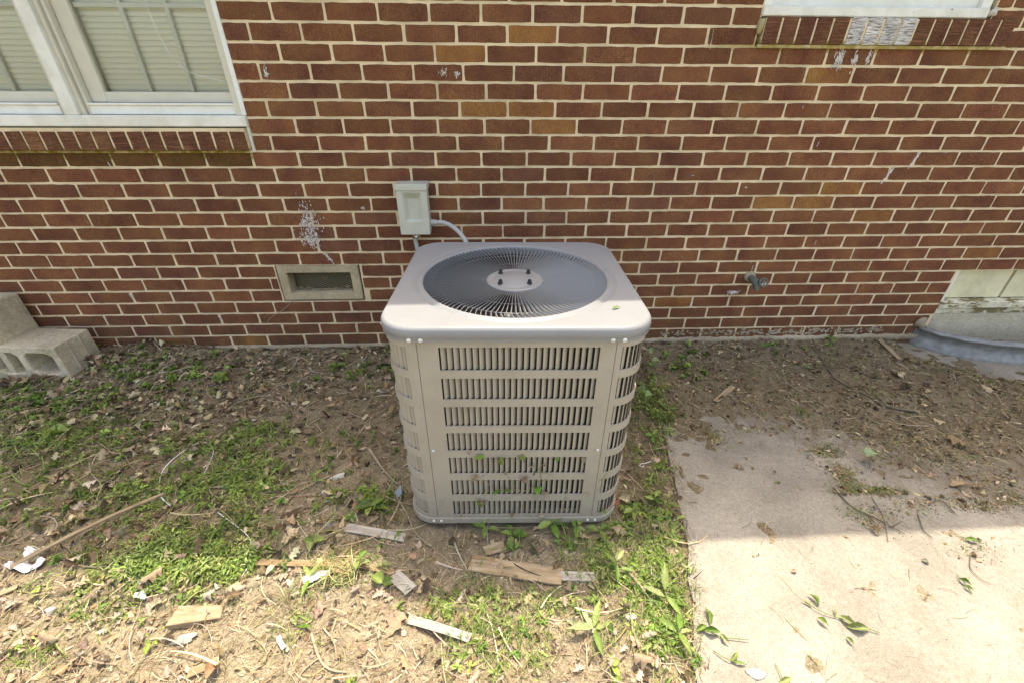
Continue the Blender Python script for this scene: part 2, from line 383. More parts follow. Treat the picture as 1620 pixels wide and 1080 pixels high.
def galv_mat():
    mt, n, l, p = mat('galvanised_steel', (.4, .42, .43), .5, .25, .3)
    w = tex_co(n, l, world_pos=True); a = noise(n, l, w, 25.0, 4); b = noise(n, l, w, 8.0, 5, .7)
    c = ramp(n, l, a.outputs[0], [(.3, (.17, .165, .155)), (.7, (.30, .295, .28))]).outputs[0]
    c = mix(n, l, ramp(n, l, b.outputs[0], [(.6, (0.,)), (.75, (.5,))]).outputs[0], c, (.17, .12, .08)); l.new(c, p.inputs['Base Color'])
    return mt
GALV = galv_mat()
def glass_mat():
    mt, n, l, p = mat('window_glass', (1, 1, 1), .04)
    out = [x for x in n if x.type == 'OUTPUT_MATERIAL'][0]
    t = n.new('ShaderNodeBsdfTransparent'); t.inputs[0].default_value = (.93, .94, .91, 1)
    g = n.new('ShaderNodeBsdfGlossy'); g.inputs['Roughness'].default_value = .03
    f = n.new('ShaderNodeFresnel'); f.inputs[0].default_value = 1.5; ms = n.new('ShaderNodeMixShader')
    l.new(f.outputs[0], ms.inputs[0]); l.new(t.outputs[0], ms.inputs[1]); l.new(g.outputs[0], ms.inputs[2]); l.new(ms.outputs[0], out.inputs['Surface'])
    return mt
GLASS = glass_mat()
BLIND = mat('blind_slat_cream', (.88, .85, .74), .55)[0]
ROOFM = mat('soffit_white_paint', (.62, .60, .55), .7)[0]
SHINGLE = mat('roof_shingle', (.09, .08, .07), .95)[0]
PAPER = mat('white_paper', (.72, .73, .74), .85)[0]
SMEAR = paint_mat('white_paint_smear', (.66, .62, .58), .8, (.3, .2, .16), .6, 60.0, .4)
FOAM = paint_mat('old_caulk', (.42, .35, .19), .8, (.25, .2, .08), .5, 30.0, .6)

# ------------------------------------------------------------------ ground and slab (world coordinates, slab top at z = 0)
EDGE_Y = np.array([-6.0, -1.62, -1.24, -.77, -.61, .3]); EDGE_X = np.array([.20, 1.452, 1.578, 1.675, 1.70, 1.75])
def slab_edge(y): return np.interp(y, EDGE_Y, EDGE_X)
def soil_cover(x, y):
    """signed soil depth over the slab: > 0 buried, < 0 clean concrete"""
    yl = np.interp(x, [1.6, 1.75, 2.1, 2.33, 2.55, 2.8, 3.2, 4, 6], [-.62, -.60, -.60, -.68, -.78, -.92, -1.0, -1.0, -1.0])
    yu = np.interp(x, [1, 3.1, 3.25, 3.31, 3.655, 4.2, 6], [1, 1, -.10, -.21, -.43, -.7, -.8])
    c = np.minimum(y - yl, yu - y) / .13
    c = np.clip(c, -1.6, 1.0)
    c = c - .9 * np.exp(-(((x - 3.05) / .28) ** 2 + ((y + .66) / .10) ** 2)) - .7 * np.exp(-(((x - 3.12) / .2) ** 2 + ((y + .88) / .08) ** 2)) \
          - .55 * np.exp(-(((x - 2.75) / .22) ** 2 + ((y + .62) / .07) ** 2))
    # dirt ridge at the AC side of the slab
    c = np.maximum(c, 1.1 * np.exp(-(((x - 1.80) / .10) ** 2 + ((y + .66) / .10) ** 2)) - .35)
    return c
def gh(x, y):
    x = np.asarray(x, float); y = np.asarray(y, float)
    n1 = fbm(x + 9, y + 4, .5, 3); n2 = fbm(x + 3, y + 7, .09, 3); n3 = fbm(x, y, .02, 2)
    lawn = -.004 + .020 * n1 + .013 * n2 + .005 * n3
    lawn = lawn + .028 * np.clip((y + .30) / .25, 0, 1) + .055 * np.exp(-(((x + .90) / .26) ** 2 + ((y + .05) / .14) ** 2)) + .022 * np.exp(-(((x + 1.3) / .3) ** 2 + ((y + .32) / .09) ** 2))
    lawn = lawn - .03 * np.exp(-(((x - 1.02) / .42) ** 4 + ((y + .79) / .40) ** 4))
    c = soil_cover(x, y)
    kk = np.clip(c + 1.0, 0, 1)
    sl = .002 + .016 * c + (.011 * n2 + .008 * n1 + .012 * fbm(x + 1, y, .03, 4)) * kk + .02 * np.clip((y + .2) / .2, 0, 1) * (x < 3.3)
    sl = np.where(c < -.62, -.03, sl)
    e = np.clip((x - slab_edge(y)) / .03, 0, 1)
    lawn = lawn * (1 - .5 * np.clip((x - slab_edge(y) + .12) / .12, 0, 1)) - .010 * np.clip((x - slab_edge(y) + .03) / .03, 0, 1)
    return lawn * (1 - e) + sl * e
def axis(lo, hi, step, far, g=1.35):
    a = list(np.arange(lo, hi + step / 2, step)); s = step; v = a[0]; left = []
    while v > -far: s *= g; v -= s; left.append(v)
    s = step; v = a[-1]; right = []
    while v < far: s *= g; v += s; right.append(v)
    return np.array(left[::-1] + a + right)
gx = axis(-2.1, 4.3, .0105, 90); gy = axis(-2.2, .05, .0105, 90)
GX, GY = np.meshgrid(gx, gy); GZ = gh(GX, GY)
GZ = np.where((GY > .06), np.minimum(GZ, .0), GZ); GZ = np.where((GX > 4.5) & (GY < -.5), -.03, GZ)
GZ = np.where((np.abs(GX) > 8) | (np.abs(GY) > 8), -.03, GZ)
nx, ny = len(gx), len(gy)
GV = np.stack([GX.ravel(), GY.ravel(), GZ.ravel()], -1)
idx = np.arange(nx * ny).reshape(ny, nx)
GF = np.stack([idx[:-1, :-1].ravel(), idx[:-1, 1:].ravel(), idx[1:, 1:].ravel(), idx[1:, :-1].ravel()], -1)
# soil tint: paler in the foreground and on bare patches, browner by the wall
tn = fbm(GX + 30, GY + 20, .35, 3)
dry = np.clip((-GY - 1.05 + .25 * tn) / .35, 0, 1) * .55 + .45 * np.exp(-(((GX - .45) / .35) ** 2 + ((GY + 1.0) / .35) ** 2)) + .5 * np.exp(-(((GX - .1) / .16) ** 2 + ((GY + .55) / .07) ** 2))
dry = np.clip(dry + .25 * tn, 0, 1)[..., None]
back_tint = np.array([.86, .82, .76]); front_tint = np.array([1.20, 1.21, 1.24])
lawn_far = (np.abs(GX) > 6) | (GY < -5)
gc = (back_tint * (1 - dry) + front_tint * dry) * np.where((GX > 1.45) & (GY > -1.1), .84, 1.0)[..., None]
gc[lawn_far] = np.array([.62, .85, .42])
ground = mk('ground', GV, GF, SOIL, smooth=True, cols=gc.reshape(-1, 3))
ground['kind'] = 'structure'; ground['label'] = 'bare brown soil littered with leaves and weeds'

sv = []; ys = np.concatenate([np.linspace(-6, -2.4, 12), np.linspace(-2.35, -.60, 121)])
ex = [float(slab_edge(y) + .017 * (vnoise(np.array(y * 9.0), np.array(2.2)) + .5 * vnoise(np.array(y * 31.0), np.array(7.2)))) for y in ys]
top = [(ex[i], ys[i], 0.0) for i in range(len(ys))] + [(2.2, -.50, 0.0), (3.1, -.42, 0.0), (3.22, .0, 0.0), (7.0, 0.0, 0.0), (7.0, -6.0, 0.0)]
ntp = len(top); V = top + [(a, b, -.09) for a, b, c in top]
Fc = [list(range(ntp))[::-1]] + [[i, (i + 1) % ntp, ntp + (i + 1) % ntp, ntp + i] for i in range(ntp)]
slab = mk('concrete_path', V, Fc, SLAB); slab['kind'] = 'structure'; slab['label'] = 'pale concrete slab path right of the air conditioner'

# ------------------------------------------------------------------ the house
house = empty('brick_house', (1.0, 0.0, 0.0), 'red brick house wall with white windows and vent, filling the background', 'house')
HO = Vector((1.0, 0, 0))
def hp(o):                                     # parent to the house keeping world coordinates
    o.parent = house; o.location = Vector(o.location) - HO; return o
CH, ZT = .0659544, 1.5005                      # course height, height of the bed joint k = 0
zj = lambda k: ZT - k * CH
J = {-1: [.122, .322, .525, 1.523, 1.723, 1.922], 0: [.019, .22, .421, .618, 1.43, 1.632], 1: [.119, .325, .532, 1.549, 1.75, 1.951],
     2: [.021, .225, .432, 1.467, 1.673, 1.881, 2.086], 3: [.122, .325, .53, 1.55, 1.756, 1.96, 2.166], 4: [.017, .219, .419, 1.434, 1.636, 1.836, 2.037, 2.243],
     5: [.319, .52, .724, .925, 1.127, 1.33, 1.531, 1.732], 6: [2.216, 2.421, 2.623, 2.833, 3.038], 7: [-1.1, -.902, -.708, -.507, -.306, -.103, .097, .298, 2.331, 2.535, 2.737],
     8: [-1.203, -1.01, -.813, -.616, -.418, -.217, -.021, .181, .381, 2.225, 2.434, 2.635, 2.84, 3.043], 9: [-1.115, -.912, -.713, -.514, -.313, -.114, .089, .293, 2.331, 2.535, 2.738, 2.943, 3.145],
     10: [-1.205, -1.007, -.814, -.618, -.419, -.218, -.018, .184, .384, 2.42, 2.621, 2.827, 3.034], 11: [-1.315, -1.126, -.927, -.719, -.517, -.315, -.11, .292, 2.338, 2.547, 2.751, 2.955, 3.156],
     12: [-1.212, -1.015, -.818, -.62, -.415, -.216, -.012, .191, .392, 2.435, 2.642, 2.846, 3.05, 3.255], 13: [-1.32, -1.124, -.926, -.72, -.515, -.312, -.109, .094, .295, 1.726, 1.93, 2.136, 2.344, 2.548, 2.752, 2.954, 3.16],
     14: [-1.401, -1.213, -1.017, -.818, -.616, -.416, -.215, -.012, .195, .402, 1.812, 2.012, 2.215, 2.421, 2.624], 15: [-.918, -.721, -.527, -.33, 1.713, 1.921, 2.129, 2.337, 2.544],
     16: [-1.013, -.819, -.62, -.415, -.185, 1.823, 2.031, 2.239, 2.442, 2.647], 17: [-.903, -.705, -.504, -.303, 1.917, 2.122, 2.328, 2.538], 18: [-.996, -.802, -.604, -.404, -.207, -.005, .193, 1.826, 2.035, 2.239, 2.445, 2.651],
     19: [-1.096, -.899, -.703, -.504, -.305, -.104, .092, .292, 1.923, 2.131, 2.338, 2.55, 2.751], 20: [-.982, -.789, -.587, -.393, -.196, .002, .201, 2.023, 2.229, 2.433, 2.64], 21: [-.688, -.49, -.292, -.095, .107, .308, 1.93, 2.13]}
def joints(k):
    base = .121 if k % 2 else .019
    js = list(J.get(k, [base, base + .2025]))
    P = .2026
    while js[0] > -5.5: js.insert(0, js[0] - P + random.uniform(-.003, .003))
    while js[-1] < 6.0: js.append(js[-1] + P + random.uniform(-.003, .003))
    out = [js[0]]
    for a in js[1:]:
        g = a - out[-1]; nn = max(1, round(g / P))
        if g > .3:
            b0 = out[-1]
            for q in range(1, nn): out.append(b0 + g * q / nn + random.uniform(-.003, .003))
        out.append(a)
    return out
WELL_X = 3.462
OPEN = [(-2.66, -.082, zj(7) , 2.42), (2.040, 3.098, zj(1), zj(0)), (2.040, 2.990, zj(0), 2.42), (-.145, .276, zj(18), zj(15)), (WELL_X, 5.4, -.2, zj(16))]
TH = .0098                                     # joint thickness
pieces = []
for k in range(-17, 24):
    z1, z0 = zj(k) , zj(k + 1)
    js = joints(k)
    for a, b in zip(js[:-1], js[1:]):
        iv = [(a + TH / 2 + random.uniform(-.001, .001), b - TH / 2 + random.uniform(-.001, .001))]
        for ox0, ox1, oz0, oz1 in OPEN:
            if z0 + .01 < oz1 and z1 - .01 > oz0:
                nv = []
                for p0, p1 in iv:
                    l0, r0 = ox0 - .006, ox1 + .006
                    if p1 <= l0 or p0 >= r0: nv.append((p0, p1))
                    else:
                        if p0 < l0: nv.append((p0, l0))
                        if p1 > r0: nv.append((r0, p1))
                iv = nv
        for p0, p1 in iv:
            if p1 - p0 > .025: pieces.append((k, p0, p1, z0 + TH / 2, z1 - TH / 2))
def brick_mesh(seed, w=.193, h=.0562, d=.05):
    r = random.Random(seed)
    outl = []
    nxs, nzs = 6, 2
    def jit(s=.0011): return r.uniform(-s, s)
    for i in range(nxs): outl.append((-w / 2 + w * i / nxs, -h / 2))
    for i in range(nzs): outl.append((w / 2, -h / 2 + h * i / nzs))
    for i in range(nxs): outl.append((w / 2 - w * i / nxs, h / 2))
    for i in range(nzs): outl.append((-w / 2, h / 2 - h * i / nzs))
    fr = []
    for x, z in outl:
        corner = abs(abs(x) - w / 2) < 1e-6 and abs(abs(z) - h / 2) < 1e-6
        s = .985 if corner else 1.0
        fr.append((x * s + jit(), z * (.965 if corner else 1.0) + jit()))
    n_ = len(fr)
    V = [(x * .985, -.0004 + jit(.0006), z * .955) for x, z in fr] + [(x, .0022, z) for x, z in fr] + [(x, d, z) for x, z in fr]
    Fc = [list(range(n_))]
    for i in range(n_):
        j = (i + 1) % n_; Fc += [[i, i + n_, j + n_, j], [i + n_, i + 2 * n_, j + 2 * n_, j + n_]]
    me = bpy.data.meshes.new('brick'); me.from_pydata(V, [], Fc); me.materials.append(BR[0]); me.update(); return me
BM = [brick_mesh(s) for s in range(9)]
def pick_mat(k, x):
    tans = [(4, .85), (4, 1.06), (5, 1.25), (10, 2.3), (10, 2.5), (9, 2.6)]
    if any(k == a and abs(x - b) < .1 for a, b in tans): return BR[4]
    if k == 7 and x < -.1: return BR_MOSS
    u = random.random()
    redder = .42 if x > 1.9 else .25
    return BR[0] if u < .42 else BR[1] if u < .42 + redder else BR[2] if u < .84 else BR[3] if u < .985 else BR[4]
vis = []
for p in pieces:
    k, a, b, z0, z1 = p
    P = np.array([(a + b) / 2, 0, (z0 + z1) / 2]) - np.array(CAM); q = CR.T @ P
    u, v = 810 + F_PX * q[0] / q[1], 540 - F_PX * q[2] / q[1]
    inside = -40 < u < 1660 and -25 < v < 1100
    hidden = 655 < u < 985 and v > 385 or (u > 610 and u < 1025 and v > 500)
    vis.append((F_PX / q[1] * (b - a) * (z1 - z0) if inside and not hidden else -abs(q[0]) - 10, p))
order = sorted(range(len(vis)), key=lambda i: -vis[i][0])
single = set(order[:300])
rest = []
for i, (s, p) in enumerate(vis):
    k, a, b, z0, z1 = p
    me = BM[random.randrange(9)]; mm = pick_mat(k, (a + b) / 2)
    loc = ((a + b) / 2, random.uniform(-.0012, .0012), (z0 + z1) / 2 + random.uniform(-.0006, .0006))
    sx, sz = (b - a) / .193, (z1 - z0) / .0562
    fl = random.choice((1, -1))
    if i in single and s > 0:
        o = bpy.data.objects.new('brick', me); o.location = Vector(loc) - HO; o.scale = (sx, 1, sz)
        o.rotation_euler = (0, random.uniform(-.004, .004), 0)
        o.material_slots  # slot 0 comes from the mesh; override on the object
        link(o, house); o.material_slots[0].link = 'OBJECT'; o.material_slots[0].material = mm
    else: rest.append((me, mm, loc, sx, sz))
mats_all = BR + [BR_MOSS]
V = []; Fc = []; mi = []
for me, mm, loc, sx, sz in rest:
    b0 = len(V)
    for v in me.vertices: V.append((loc[0] - HO.x + v.co.x * sx, loc[1] + v.co.y, loc[2] + v.co.z * sz))
    for pl in me.polygons: Fc.append([b0 + j for j in pl.vertices]); mi.append(mats_all.index(mm))
o = mk('brick', V, Fc, mats_all, house, midx=mi); o['kind'] = 'stuff'
# mortar bed with holes, and jambs round the openings
def wall_sheet(name, y, rects, holes, mat_, depth=.12, parent=None):
    xs = sorted({rects[0], rects[1]} | {min(max(h[i], rects[0]), rects[1]) for h in holes for i in (0, 1)})
    zs = sorted({rects[2], rects[3]} | {min(max(h[i], rects[2]), rects[3]) for h in holes for i in (2, 3)})
    V = []; Fc = []
    inside = lambda cx, cz: any(h[0] < cx < h[1] and h[2] < cz < h[3] for h in holes) or not (rects[0] < cx < rects[1] and rects[2] < cz < rects[3])
    def quad(a, b, c, d): i = len(V); V.extend([a, b, c, d]); Fc.append([i, i + 1, i + 2, i + 3])
    for x0, x1 in zip(xs[:-1], xs[1:]):
        for z0, z1 in zip(zs[:-1], zs[1:]):
            cx, cz = (x0 + x1) / 2, (z0 + z1) / 2
            if inside(cx, cz): continue
            quad((x0, y, z0), (x1, y, z0), (x1, y, z1), (x0, y, z1))
            if inside(x0 - .001, cz): quad((x0, y, z0), (x0, y, z1), (x0, y + depth, z1), (x0, y + depth, z0))
            if inside(x1 + .001, cz): quad((x1, y, z0), (x1, y + depth, z0), (x1, y + depth, z1), (x1, y, z1))
            if inside(cx, z0 - .001): quad((x0, y, z0), (x0, y + depth, z0), (x1, y + depth, z0), (x1, y, z0))
            if inside(cx, z1 + .001): quad((x0, y, z1), (x1, y, z1), (x1, y + depth, z1), (x0, y + depth, z1))
    return mk(name, V, Fc, mat_, parent)
hp(wall_sheet('mortar', .0026, (-8.0, 9.0, -.1, 2.62), OPEN, MORTAR))
hp(box('inner_wall', (-8.0, .135, -.1), (9.0, .16, 2.62), INNER))
# eave and roof: the overhang throws the shadow line
EY = -1.252 + .05 + 2.785 / math.tan(SUN_EL) * math.cos(SUN_AZ)       # seen over the roof edge
def rp(name, pts, mat_, th=.03):
    V = [tuple(p) for p in pts] + [(p[0], p[1], p[2] + th) for p in pts]; Fc = [[3, 2, 1, 0], [4, 5, 6, 7]] + [[i, (i + 1) % 4, 4 + (i + 1) % 4, 4 + i] for i in range(4)]
    return mk(name, V, Fc, mat_)
es = .012                                       # the eave runs very slightly out of parallel
eo = [hp(rp('soffit', [(-8, EY, 2.58), (9, EY, 2.58), (9, .2, 2.58), (-8, .2, 2.58)], ROOFM))]
eo.append(hp(box('fascia', (-8, EY - .02, 2.56), (9, EY, 2.74), ROOFM)))
eo.append(rp('roof', [(-8.2, EY - .05, 2.745), (9.2, EY - .05, 2.745), (9.2, 4.5, 4.4), (-8.2, 4.5, 4.4)], SHINGLE, .04)); hp(eo[-1])
for o in eo: o.rotation_euler.z = es
hp(rp('roof', [(-8.2, 4.5, 4.4), (9.2, 4.5, 4.4), (9.2, 9.2, 2.7), (-8.2, 9.2, 2.7)], SHINGLE, .04))
hp(box('gable_wall', (-8, .17, -.1), (-7.8, 9, 2.6), MORTAR)); hp(box('gable_wall', (8.8, .17, -.1), (9, 9, 2.6), MORTAR)); hp(box('back_wall', (-8, 9, -.1), (9, 9.1, 2.7), MORTAR))
# parging at the foot of the wall
def ragged_strip(name, x0, x1, zt, zb, y, th, mat_, seed):
    r = random.Random(seed); n_ = int((x1 - x0) / .022); V = []
    for i in range(n_ + 1):
        x = x0 + (x1 - x0) * i / n_
        V += [(x, y, zt + r.uniform(-.006, .004)), (x, y - th - r.uniform(0, .008), zt - .008 + r.uniform(-.005, .003)), (x, y - th - r.uniform(0, .010), zb + r.uniform(-.008, .008)), (x, y + .004, zb - .02)]
    Fc = [[4 * i + j, 4 * i + 4 + j, 4 * i + 5 + j, 4 * i + 1 + j] for i in range(n_) for j in range(3)]
    return mk(name, V, Fc, mat_, smooth=True)
hp(ragged_strip('mortar_ledge', -.62, .62, .055, .036, .003, .008, PARGE, 3)); hp(ragged_strip('mortar_ledge', 1.35, 3.42, .062, .030, .003, .010, PARGE, 4))

# window sills of upright bricks
def sill(x0, x1, zt, zb, yf, n_, wht=()):
    w = (x1 - x0) / n_
    for i in range(n_):
        bm = bmesh.new(); ww = w - .0095
        add_box(bm, (-ww / 2, 0, -(zt - zb) / 2), (ww / 2, .11 + yf * -1, (zt - zb) / 2), .0018, 1)
        for v in bm.verts:
            v.co += Vector((random.uniform(-.0008, .0008), random.uniform(-.0008, .0008), random.uniform(-.0008, .0008)))
            if v.co.z > 0 and v.co.y > .02: v.co.z += .006
            if v.co.z > 0 and v.co.y < .02 and x0 < 0: v.co.z -= .016
        o = from_bm('sill_brick', bm, BR_SILL, house, loc=Vector((x0 + w * (i + .5), yf, (zt + zb) / 2)) - HO)
        o.rotation_euler = (0, random.uniform(-.012, .012), 0)
        if i in wht: o.data.materials[0] = SILL_WHITE; o['label'] = 'upright sill brick smeared with white paint'
    o = box('mortar', (x0 + .002, yf + .004, zb + .002), (x1 - .003, yf + .10, zt - .003), MORTAR); hp(o)
def smear_brick():
    mt = brick_mat('brick_paint_smeared', (.058, .024, .016), (.125, .052, .034), (.19, .088, .058), groove_axis=2)
    n, l = mt.node_tree.nodes, mt.node_tree.links; p = n['Principled BSDF']; src = p.inputs['Base Color'].links[0].from_socket
    w = tex_co(n, l, world_pos=True, scale=(30, 200, 260)); a = noise(n, l, w, 1.0, 5, .7); r = ramp(n, l, a.outputs[0], [(.40, (.15,)), (.50, (.95,))])
    l.new(mix(n, l, r.outputs[0], src, (.80, .77, .73)), p.inputs['Base Color']); return mt
SILL_WHITE = smear_brick()
sill(-2.62, -.088, 1.134, zj(7) + .006, -.030, 36)
for x0, x1, zc, y0 in ((-2.62, -.088, zj(7), -.014), (2.045, 3.10, zj(1), -.010)):
    hp(box('mortar_bed', (x0, y0, zc - .006), (x1, .03, zc + .0075), MORTAR, None, .002, 1))
sill(2.052, 3.098, 1.532, zj(1) + .008, -.016, 15, (5, 6, 7, 8))

def wpart(name, lo, hi, mat_, parent, bev=.002, off=None):
    bm = bmesh.new(); add_box(bm, lo, hi, bev, 1); o = from_bm(name, bm, mat_, parent); return o
def blind(parent, x0, x1, z0, z1, y):
    me = None; z = z0 + .01
    while z < z1:
        if me is None:
            V = []; n_ = 4
            for xx in (x0, x1):
                for q in range(n_ + 1):
                    t = q / n_ - .5; V.append((xx, y + t * .0045 - .0018 * (1 - 4 * t * t), .0215 * t))
            Fc = [[q, q + 1, n_ + 2 + q, n_ + 1 + q] for q in range(n_)]
            o = mk('blind_slat', V, Fc, BLIND, parent, smooth=True); me = o.data
        else: o = bpy.data.objects.new('blind_slat', me); link(o, parent)
        o.location = (0, 0, z); z += .0195
# ---- left window (two sashes with a mullion)
lw = bpy.data.objects.new('window', None); lw.empty_display_size = .1; link(lw, house); lw.location = (-HO.x, 0, 0)
lw['label'] = 'left pair of white framed windows with closed blinds'
wpart('window_sill', (-2.64, -.012, 1.136), (-.078, .10, 1.178), WHITE_OLD, lw, .004)
wpart('casing', (-.122, .006, 1.178), (-.076, .07, 2.40), CREAM, lw)
wpart('casing', (-.094, -.004, 1.179), (-.0745, .02, 2.40), WHITE, lw)
wpart('mullion', (-.808, -.006, 1.178), (-.756, .07, 2.40), WHITE_OLD, lw, .003)
for xa, xb in ((-.756, -.738), (-.738, -.722), (-.826, -.808), (-.842, -.826)):
    dy = .012 if xb in (-.738,) or xa == -.826 else .026
    wpart('mullion_moulding', (xa, dy, 1.178), (xb - .002, .08, 2.40), CREAM, lw)
wpart('header', (-2.64, -.004, 2.36), (-.0745, .10, 2.418), WHITE, lw)
for x0, x1 in ((-.722, -.122), (-2.58, -.842)):
    wpart('screen_rail', (x0, .022, 1.180), (x1, .05, 1.214), WHITE, lw)
    wpart('screen_rail', (x0, .014, 1.214), (x1, .05, 1.222), WHITE, lw)
    wpart('sash_rail', (x0, .055, 1.222), (x1, .085, 1.262), CREAM, lw)
    wpart('sash_stile', (x0, .052, 1.224), (x0 + .062, .085, 2.36), CREAM, lw)
    wpart('sash_stile', (x1 - .012, .052, 1.224), (x1, .085, 2.36), CREAM, lw)
    g = mk('pane', [(x0 + .06, .068, 1.26), (x1 - .01, .068, 1.26), (x1 - .01, .068, 2.36), (x0 + .06, .068, 2.36)], [[0, 1, 2, 3]], GLASS, lw)
    nb = 3 if x1 > -.3 else 9
    for q in range(1, nb):
        xm = x0 + .062 + (x1 - .012 - x0 - .062) * q / nb; wpart('muntin', (xm - .008, .074, 1.262), (xm + .008, .086, 2.36), WHITE, lw)
    for zz in (1.555, 1.86): wpart('muntin', (x0 + .062, .0745, zz - .008), (x1 - .012, .0865, zz + .008), WHITE, lw)
    blind(lw, x0 + .03, x1 - .005, 1.25, 2.36, .098)
tube('cord', spline([(-.32, .010, 1.95), (-.335, .008, 1.62), (-.335, .008, 1.50), (-.315, .008, 1.40), (-.27, .008, 1.34), (-.20, .008, 1.315), (-.125, .010, 1.30)], 6), .0010, WHITE, lw, 5)
# ---- right window: only its foot is in the picture
rw = bpy.data.objects.new('window', None); rw.empty_display_size = .1; link(rw, house); rw.location = (-HO.x, 0, 0)
rw['label'] = 'white window whose foot shows above the right brick sill'
wpart('window_sill', (2.036, -.008, 1.534), (2.966, .10, 1.568), WHITE_OLD, rw, .004)
wpart('casing', (2.036, .004, 1.568), (2.075, .08, 2.40), WHITE, rw); wpart('casing', (2.93, .004, 1.568), (2.972, .08, 2.40), WHITE, rw)
wpart('sash_rail', (2.075, .022, 1.569), (2.93, .07, 1.62), WHITE, rw); wpart('sash_stile', (2.875, .030, 1.57), (2.93, .07, 2.40), CREAM, rw); wpart('header', (2.036, 0, 2.36), (2.972, .1, 2.418), WHITE, rw)
mk('pane', [(2.07, .06, 1.6), (2.9, .06, 1.6), (2.9, .06, 2.36), (2.07, .06, 2.36)], [[0, 1, 2, 3]], GLASS, rw)
blind(rw, 2.08, 2.9, 1.60, 2.36, .112)
def lump(name, c, r, mat_, parent=None, seed=0, sub=2, amp=.35, label=None):
    bm = bmesh.new(); bmesh.ops.create_icosphere(bm, subdivisions=sub, radius=1.0); rr = random.Random(seed); o_ = [rr.uniform(0, 50) for _ in range(3)]
    for v in bm.verts:
        k = 1 + amp * float(vnoise(np.array(v.co.x * 1.7 + o_[0]), np.array(v.co.y * 1.7 + v.co.z * 1.3 + o_[1]))) * 2
        v.co = Vector((v.co.x * r[0] * k, v.co.y * r[1] * k, v.co.z * r[2] * k))
    o = from_bm(name, bm, mat_, parent, True, loc=Vector(c) - (HO if parent is house else Vector((0, 0, 0))))
    if label: o['label'] = label
    return o
lump('caulk', (2.040, -.004, 1.502), (.013, .012, .030), FOAM, house, 5, label='blob of yellowed filler at the sill corner')
lump('caulk', (2.980, -.004, 1.556), (.011, .009, .014), PLASTER, house, 6, amp=.9, label='crumbled white caulk at the window corner')
o = box('caulk', (-.088, -.006, 1.036), (-.078, .004, 1.135), WHITE_OLD); hp(o)

# ---- paint drips and smears on the wall (thin raised dabs)
def dab(x, z, w, h, seed, lean=0.0, dots=0, mat_=None, y=-.0016):
    r = random.Random(seed); V = []; Fc = []; dots = int(dots * 2.6)
    def blob(cx, cz, rw_, rh_):
        b0 = len(V); n_ = 12
        V.append((cx, y - .0012, cz))
        for q in range(n_):
            a = 2 * math.pi * q / n_; k = r.uniform(.65, 1.25); V.append((cx + math.cos(a) * rw_ * k, y + .0006, cz + math.sin(a) * rh_ * k))
        for q in range(n_): Fc.append([b0, b0 + 1 + q, b0 + 1 + (q + 1) % n_])
    if dots:
        for _ in range(dots): a = r.gauss(0, .42); b = r.gauss(0, .42); blob(x + a * w + b * lean, z + b * h, r.uniform(.0008, .0028), r.uniform(.0015, .0075))
    else:
        for q in range(6): t = q / 5 - .5; blob(x + t * lean + r.uniform(-.15, .15) * w, z + t * h, w * r.uniform(.35, .6), h * .16)
    return V, Fc
dabs = [((490, 352), .05, .10, 0.0, 90), ((492, 378), .055, .05, .0, 70), ((520, 408), .012, .045, -.03, 16),
        ((1328, 93), .022, .045, 0, 40), ((1352, 95), .016, .03, 0, 26), ((1374, 91), .012, .03, 0, 14), ((700, 115), .02, .015, 0, 12), ((722, 117), .012, .015, 0, 10),
        ((1160, 463), .035, .012, 0, 26), ((421, 115), .01, .03, 0, 12), ((478, 357), .02, .01, 0, 8), ((575, 330), .01, .01, 0, 4)]
V = []; Fc = []
for i, ((px, py), w, h, ln, nd) in enumerate(dabs):
    p = aty(px, py, 0); v, f = dab(p[0], p[2], w, h, 50 + i, ln, nd); b0 = len(V); V += v; Fc += [[b0 + j for j in ff] for ff in f]
for i, (px, py, w, h, ln) in enumerate([(1446, 254, .009, .060, .020), (1404, 278, .009, .062, .026), (208, 470, .006, .03, -.006), (349, 504, .007, .028, -.012), (174, 262, .004, .022, -.006), (564, 521, .006, .03, -.004), (1126, 62, .003, .055, 0), (1294, 228, .003, .018, .004), (1270, 170, .003, .01, 0), (1190, 425, .003, .03, 0), (1188, 415, .005, .006, 0), (1290, 384, .003, .02, 0), (1096, 278, .02, .002, 0), (1180, 297, .012, .006, 0)]):
    p = aty(px, py, 0); v, f = dab(p[0], p[2], w, h, 90 + i, ln); b0 = len(V); V += v; Fc += [[b0 + j for j in ff] for ff in f]
o = mk('paint_splatter', V, Fc, SMEAR); hp(o); o['kind'] = 'stuff'
# efflorescence: pale crust on the lowest course at the right
r = random.Random(8); V = []; Fc = []
for q in range(240):
    x = r.uniform(1.9, 3.2); z = .075 + r.gauss(0, .010) + .01; v, f = dab(x, z, r.uniform(.006, .02), r.uniform(.006, .012), 1000 + q, y=-.0013); b0 = len(V); V += v; Fc += [[b0 + j for j in ff] for ff in f]
o = mk('mortar_crust', V, Fc, PARGE); hp(o); o['kind'] = 'stuff'

